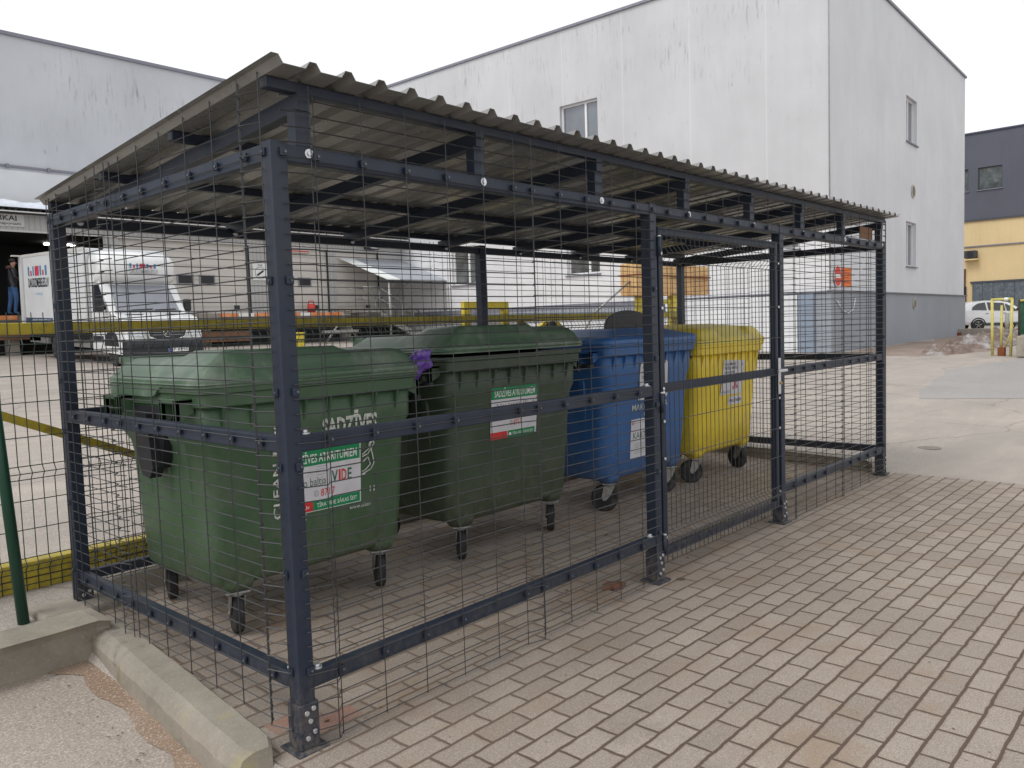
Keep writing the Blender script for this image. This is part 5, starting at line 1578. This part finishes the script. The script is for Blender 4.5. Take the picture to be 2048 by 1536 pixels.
m = MB(); m.box(59.92, 59.995, -16, 22, 5.72, 5.80, CAPM); m.box(59.88, 59.995, -16, 22, 7.44, 7.56, DFR); at(m.build('pipe'), yb_)
m = MB()
for i in range(13): m.box(59.90, 59.98, 11.35 - (i + 1) * .62, 11.35 - i * .62 - .015, .2, 3.30, mat('weathered_blue_planks', (.095, .115, .135), .85, var=.35, scale=4, dirt=(.22, .25, .27), dirt_amt=.7, dscale=6))
m.box(59.86, 59.99, 3.2, 11.45, 3.30, 3.42, DFR); at(m.build('plank_gate'), yb_)
m = MB(); m.box(59.9, 59.99, 11.75, 12.6, .2, 4.3, mat('brown_door', (.10, .05, .025), .8)); m.box(59.88, 59.99, 11.70, 12.6, .2, 3.1, BLACKP); at(m.build('side_door'), yb_)
r = thing('air_conditioner', 'dark air conditioning unit on a bracket on the yellow wall', 'air conditioner', (59.7, 11.4, 4.9))
m = MB(); m.box(59.45, 59.93, 11.02, 11.75, 4.98, 5.48, mat('dark_metal_box', (.04, .04, .045), .6, var=.3), bev=.03); at(m.build('housing'), r)
m = MB(); m.cyl((59.44, 11.38, 5.23), (59.43, 11.38, 5.23), .19, BLACKP, 16); at(m.build('fan_grille'), r)
m = MB(); m.box(59.4, 59.98, 10.95, 11.80, 4.84, 4.92, YWALL); at(m.build('bracket'), r)

# --- car
CARW = mat('white_car_paint', (.78, .79, .80), .2, var=.02, coat=.5)
CG = mat('car_glass', (.02, .025, .03), .05, spec=.9)
yaw = math.radians(-50)
car = thing('parked_car', 'white hatchback car parked in front of the yellow building, half hidden by the corner', 'car', (48.9, 9.0, .40), (0, 0, yaw))
st_ = [  # x, half width, z bottom, z belt, z roof, roof half width
    (-.88, .62, .52, .95, .98, .50), (-.80, .80, .36, 1.02, 1.10, .62), (-.60, .88, .28, 1.05, 1.36, .60), (-.2, .90, .25, 1.04, 1.52, .62), (.5, .90, .24, 1.02, 1.58, .62), (1.2, .90, .24, .99, 1.57, .62),
    (1.8, .90, .24, .96, 1.45, .60), (2.35, .90, .24, .94, 1.12, .66), (2.6, .89, .24, .93, 1.00, .70), (3.1, .86, .26, .84, .90, .66), (3.4, .76, .30, .72, .78, .6), (3.48, .60, .42, .62, .66, .5)]
m = MB(); rings = []
for x, hw, z0_, zb__, zr, rw in st_:
    rings.append([(x, -hw * .93, z0_), (x, -hw, z0_ + .16), (x, -hw, (z0_ + zb__) / 2 + .05), (x, -hw * .965, zb__), (x, -rw, zr - .04), (x, -rw * .8, zr), (x, rw * .8, zr), (x, rw, zr - .04), (x, hw * .965, zb__), (x, hw, (z0_ + zb__) / 2 + .05), (x, hw, z0_ + .16), (x, hw * .93, z0_)])
m.loft(rings, CARW, smooth=False)
o = m.build('body', fix=True); o.parent = car
def side_pt(x, f, sy, off=.03):
    for a, b in zip(st_, st_[1:]):
        if a[0] <= x <= b[0]:
            t_ = (x - a[0]) / (b[0] - a[0]); q = [a[i] + (b[i] - a[i]) * t_ for i in range(6)]
            hw = q[1] * .965; return (x, sy * (hw + (q[5] - hw) * f + off), q[3] + (q[4] - .04 - q[3]) * f)
for sy in (-1, 1):
    for name_, poly in (('side_window', [(-.35, .10), (.45, .06), (.45, .90), (.05, .85), (-.25, .5)]), ('side_window', [(.55, .06), (1.45, .05), (1.45, .88), (.55, .90)]), ('side_window', [(1.52, .05), (2.15, .06), (1.85, .60), (1.52, .86)])):
        m = MB(); m.add([side_pt(x, f, sy) for x, f in poly], [tuple(range(len(poly)))], CG); o = m.build(name_); o.parent = car
    for x in (0, 2.6):
        m = MB(); ring = lambda yy, rr: [(x + rr * math.cos(2 * PI * q / 24), yy, -.08 + .33 + rr * math.sin(2 * PI * q / 24)) for q in range(24)]
        m.loft([ring(sy * .70, .31), ring(sy * .73, .33), ring(sy * .895, .33), ring(sy * .905, .30), ring(sy * .90, .22)], RUBBER); w_ = m.build('wheel', fix=True); w_.parent = car
        m = MB(); m.loft([ring(sy * .895, .225), ring(sy * .885, .21), ring(sy * .87, .05)], DTRIM)
        for q in range(5):
            a = 2 * PI * q / 5 + .3
            m.cyl((x, sy * .90, .25), (x + .20 * math.cos(a), sy * .902, .25 + .20 * math.sin(a)), .028, FORK, 6)
        o = m.build('rim'); o.parent = w_
        m = MB(); m.loft([[(x + rr * math.cos(PI * q / 14), yy, .25 + rr * math.sin(PI * q / 14)) for q in range(15)] + [(x + r2 * math.cos(PI * q / 14), yy, .25 + r2 * math.sin(PI * q / 14)) for q in range(14, -1, -1)] for yy, rr, r2 in ((sy * .885, .42, .35), (sy * .915, .41, .35))], DTRIM)
        o = m.build('wheel_arch', fix=True); o.parent = car
    m = MB(); m.box(.42, 2.2, min(sy * .88, sy * .915), max(sy * .88, sy * .915), .24, .34, DTRIM); o = m.build('sill_trim'); o.parent = car
    m = MB(); m.box(1.98, 2.12, min(sy * .92, sy * 1.08), max(sy * .92, sy * 1.08), 1.0, 1.14, DTRIM, bev=.03); o = m.build('mirror'); o.parent = car
    for x in (.38, 1.3):
        m = MB(); m.box(x, x + .17, min(sy * .90, sy * .925), max(sy * .90, sy * .925), .86, .89, SGREY); o = m.build('door_handle'); o.parent = car
    m = MB(); m.box(-.87, -.72, min(sy * .66, sy * .865), max(sy * .66, sy * .865), .88, .97, mat('tail_lamp', (.22, .02, .02), .2), bev=.02); o = m.build('tail_light'); o.parent = car
m = MB(); m.add([(-.70, -.52, 1.10), (-.70, .52, 1.10), (-.50, .52, 1.42), (-.50, -.52, 1.42)], [(0, 1, 2, 3), (3, 2, 1, 0)], CG); o = m.build('rear_window'); o.parent = car

# --- snow heaps
DSN = mat('dirty_snow', (.19, .14, .115), .9, var=.35, scale=3.5, dirt=(.50, .50, .50), dirt_amt=1.0, dscale=1.5, bump=.6)
def heap(name, label, x, y, rx, ry, h, seed):
    m = MB(); N = 46; vs_ = []
    for j in range(N + 1):
        for i in range(N + 1):
            u, v = i / N * 2 - 1, j / N * 2 - 1
            r_ = math.hypot(u, v)
            f = max(0, 1 - r_ ** 2) ** .8
            n_ = noise.fractal(Vector((u * 2.2 + seed, v * 2.2, seed)), 1, 2, 6)
            vs_.append((x + u * rx, y + v * ry, gz(y) - .03 + h * f * (.75 + .75 * n_) + .02 * n_))
    m.add(vs_, [(j * (N + 1) + i, j * (N + 1) + i + 1, (j + 1) * (N + 1) + i + 1, (j + 1) * (N + 1) + i) for j in range(N) for i in range(N)], DSN)
    tag(m.build(name), label, 'snow heap', 'dirty snow heaps along the dirt strip')
heap('snow_heap', 'nearer low heap of dirty snow below the grey building corner', 25.9, 4.45, 2.0, .62, .34, 3)
heap('snow_heap', 'farther larger heap of dirty snow in front of the white car', 31.0, 4.7, 3.0, 1.0, .50, 11)
heap('snow_heap', 'flat smear of dirty snow behind the yellow pipe frame', 36.5, 4.7, 3.5, 1.5, .45, 23)
m = MB(); m.box(40.2, 40.5, 6.0, 9.2, .25, .62, CONC, bev=.03); m.box(40.1, 40.4, 7.4, 7.9, .2, .45, RST)
tag(m.build('concrete_beam'), 'long low concrete beam lying in front of the white car', 'beam')

# --- yellow pipe frame and fence at the right edge
PYEL = mat('peeling_yellow_paint', (.56, .50, .13), .7, var=.15, scale=9, dirt=(.60, .50, .34), dirt_amt=.8, dscale=4)
r = thing('yellow_pipe_frame', 'tall narrow frame of peeling yellow pipe at the right edge', 'frame', (24.7, 2.75, .11))
for y in (3.0, 2.55):
    m = MB(); m.cyl((24.7, y, .10), (24.7, y + (.02 if y > 2.9 else -.02), 1.72), .038, PYEL, 12); at(m.build('upright'), r)
m = MB(); m.cyl((24.7, 3.04, 1.71), (24.7, 2.51, 1.71), .036, PYEL, 12); at(m.build('crossbar'), r)
m = MB(); m.cyl((24.7, 2.72, 1.71), (24.7, 2.62, 1.71), .046, SWHITE, 12); at(m.build('coupling'), r)
r = thing('pipe_post', 'shorter yellow pipe post on a rusty foot inside the pipe frame', 'post', (24.8, 2.79, .11))
m = MB(); m.cyl((24.8, 2.80, .25), (24.8, 2.80, 1.55), .034, PYEL, 12); at(m.build('pipe'), r)
m = MB(); m.box(24.7, 24.9, 2.70, 2.88, .10, .36, RST, bev=.02); at(m.build('foot'), r)
m = MB(); m.tube([(24.9, 2.72, .35), (25.0, 2.55, .98)], .022, PYEL, 8); at(m.build('brace'), r)
m = MB(); m.cyl((25.1, 2.72, .85), (25.1, 2.72, 1.32), .06, mat('grey_pipe', (.40, .39, .38), .7), 12); at(m.build('grey_pipe'), r)
NET = mat('green_netting', (.020, .085, .050), .8, var=.4, scale=9)
r = thing('netted_fence', 'dark green netted fence panel with a yellow top rail at the right edge', 'fence', (25.2, 1.2, .6))
m = MB(); m.box(25.2, 25.23, -.6, 2.42, .70, 1.64, NET); at(m.build('netting'), r)
m = MB(); m.cyl((25.19, -.6, 1.66), (25.19, 2.42, 1.66), .032, PYEL, 10); at(m.build('top_rail'), r)
m = MB(); m.cyl((25.22, 2.44, .1), (25.22, 2.44, 1.68), .035, mat('dark_rusty_post', (.04, .03, .025), .8), 10); at(m.build('post'), r)
m = MB(); m.tube([(25.185, 2.35, .78), (25.185, 2.15, 1.35), (25.185, 1.95, .78)], .018, mat('green_pipe', (.05, .20, .08), .6), 6); at(m.build('brace'), r)
m = MB(); m.box(24.2, 25.1, -1.0, 2.33, .10, .69, KERB, bev=.04)
tag(m.build('concrete_barrier'), 'rough concrete block under the netted fence at the right edge', 'barrier')

# ================================================================== LEAF LITTER
LEAF = mat('dry_leaf', (.16, .085, .045), .8, var=.4, scale=30)
GRIT = mat('grit', (.30, .25, .20), .9, var=.4, scale=50)
m = MB(); rnd = random.Random(5)
def scrap(x, y, r, mt, z=None):
    z = (gz(y) if z is None else z) + .006
    a0 = rnd.random() * 6.28; n_ = rnd.choice((4, 5, 6))
    pts = [(x + r * (.5 + .7 * rnd.random()) * math.cos(a0 + 6.28 * i / n_), y + r * (.35 + .5 * rnd.random()) * math.sin(a0 + 6.28 * i / n_), z + r * .35 * rnd.random()) for i in range(n_)]
    c_ = (x, y, z + r * .25)
    m.add(pts + [c_], [(i, (i + 1) % n_, n_) for i in range(n_)], mt)
for i in range(70): scrap(rnd.uniform(.1, 5.8), rnd.choice((rnd.uniform(1.7, 1.98), rnd.uniform(.05, 1.9))), rnd.uniform(.006, .019), LEAF)
for i in range(60): scrap(rnd.uniform(-.02, 5.9), rnd.gauss(.0, .05), rnd.uniform(.004, .009), rnd.choice((LEAF, GRIT)))
for i in range(90): scrap(rnd.uniform(.2, 5.9), rnd.uniform(-2.0, -.1), rnd.uniform(.003, .008), rnd.choice((LEAF, GRIT, GRIT)))
for i in range(90):
    y = rnd.uniform(-.5, 1.4); scrap(-.24 - .07 * (1.5 - y) - abs(rnd.gauss(0, .10)), y, rnd.uniform(.003, .008), rnd.choice((LEAF, GRIT)), -.054 + .03 * max(y, 0))
o = m.build('leaf_litter'); o['kind'] = 'stuff'; o['label'] = 'scattered dry leaf scraps and grit on the pavers and beside the kerb'; o['category'] = 'litter'
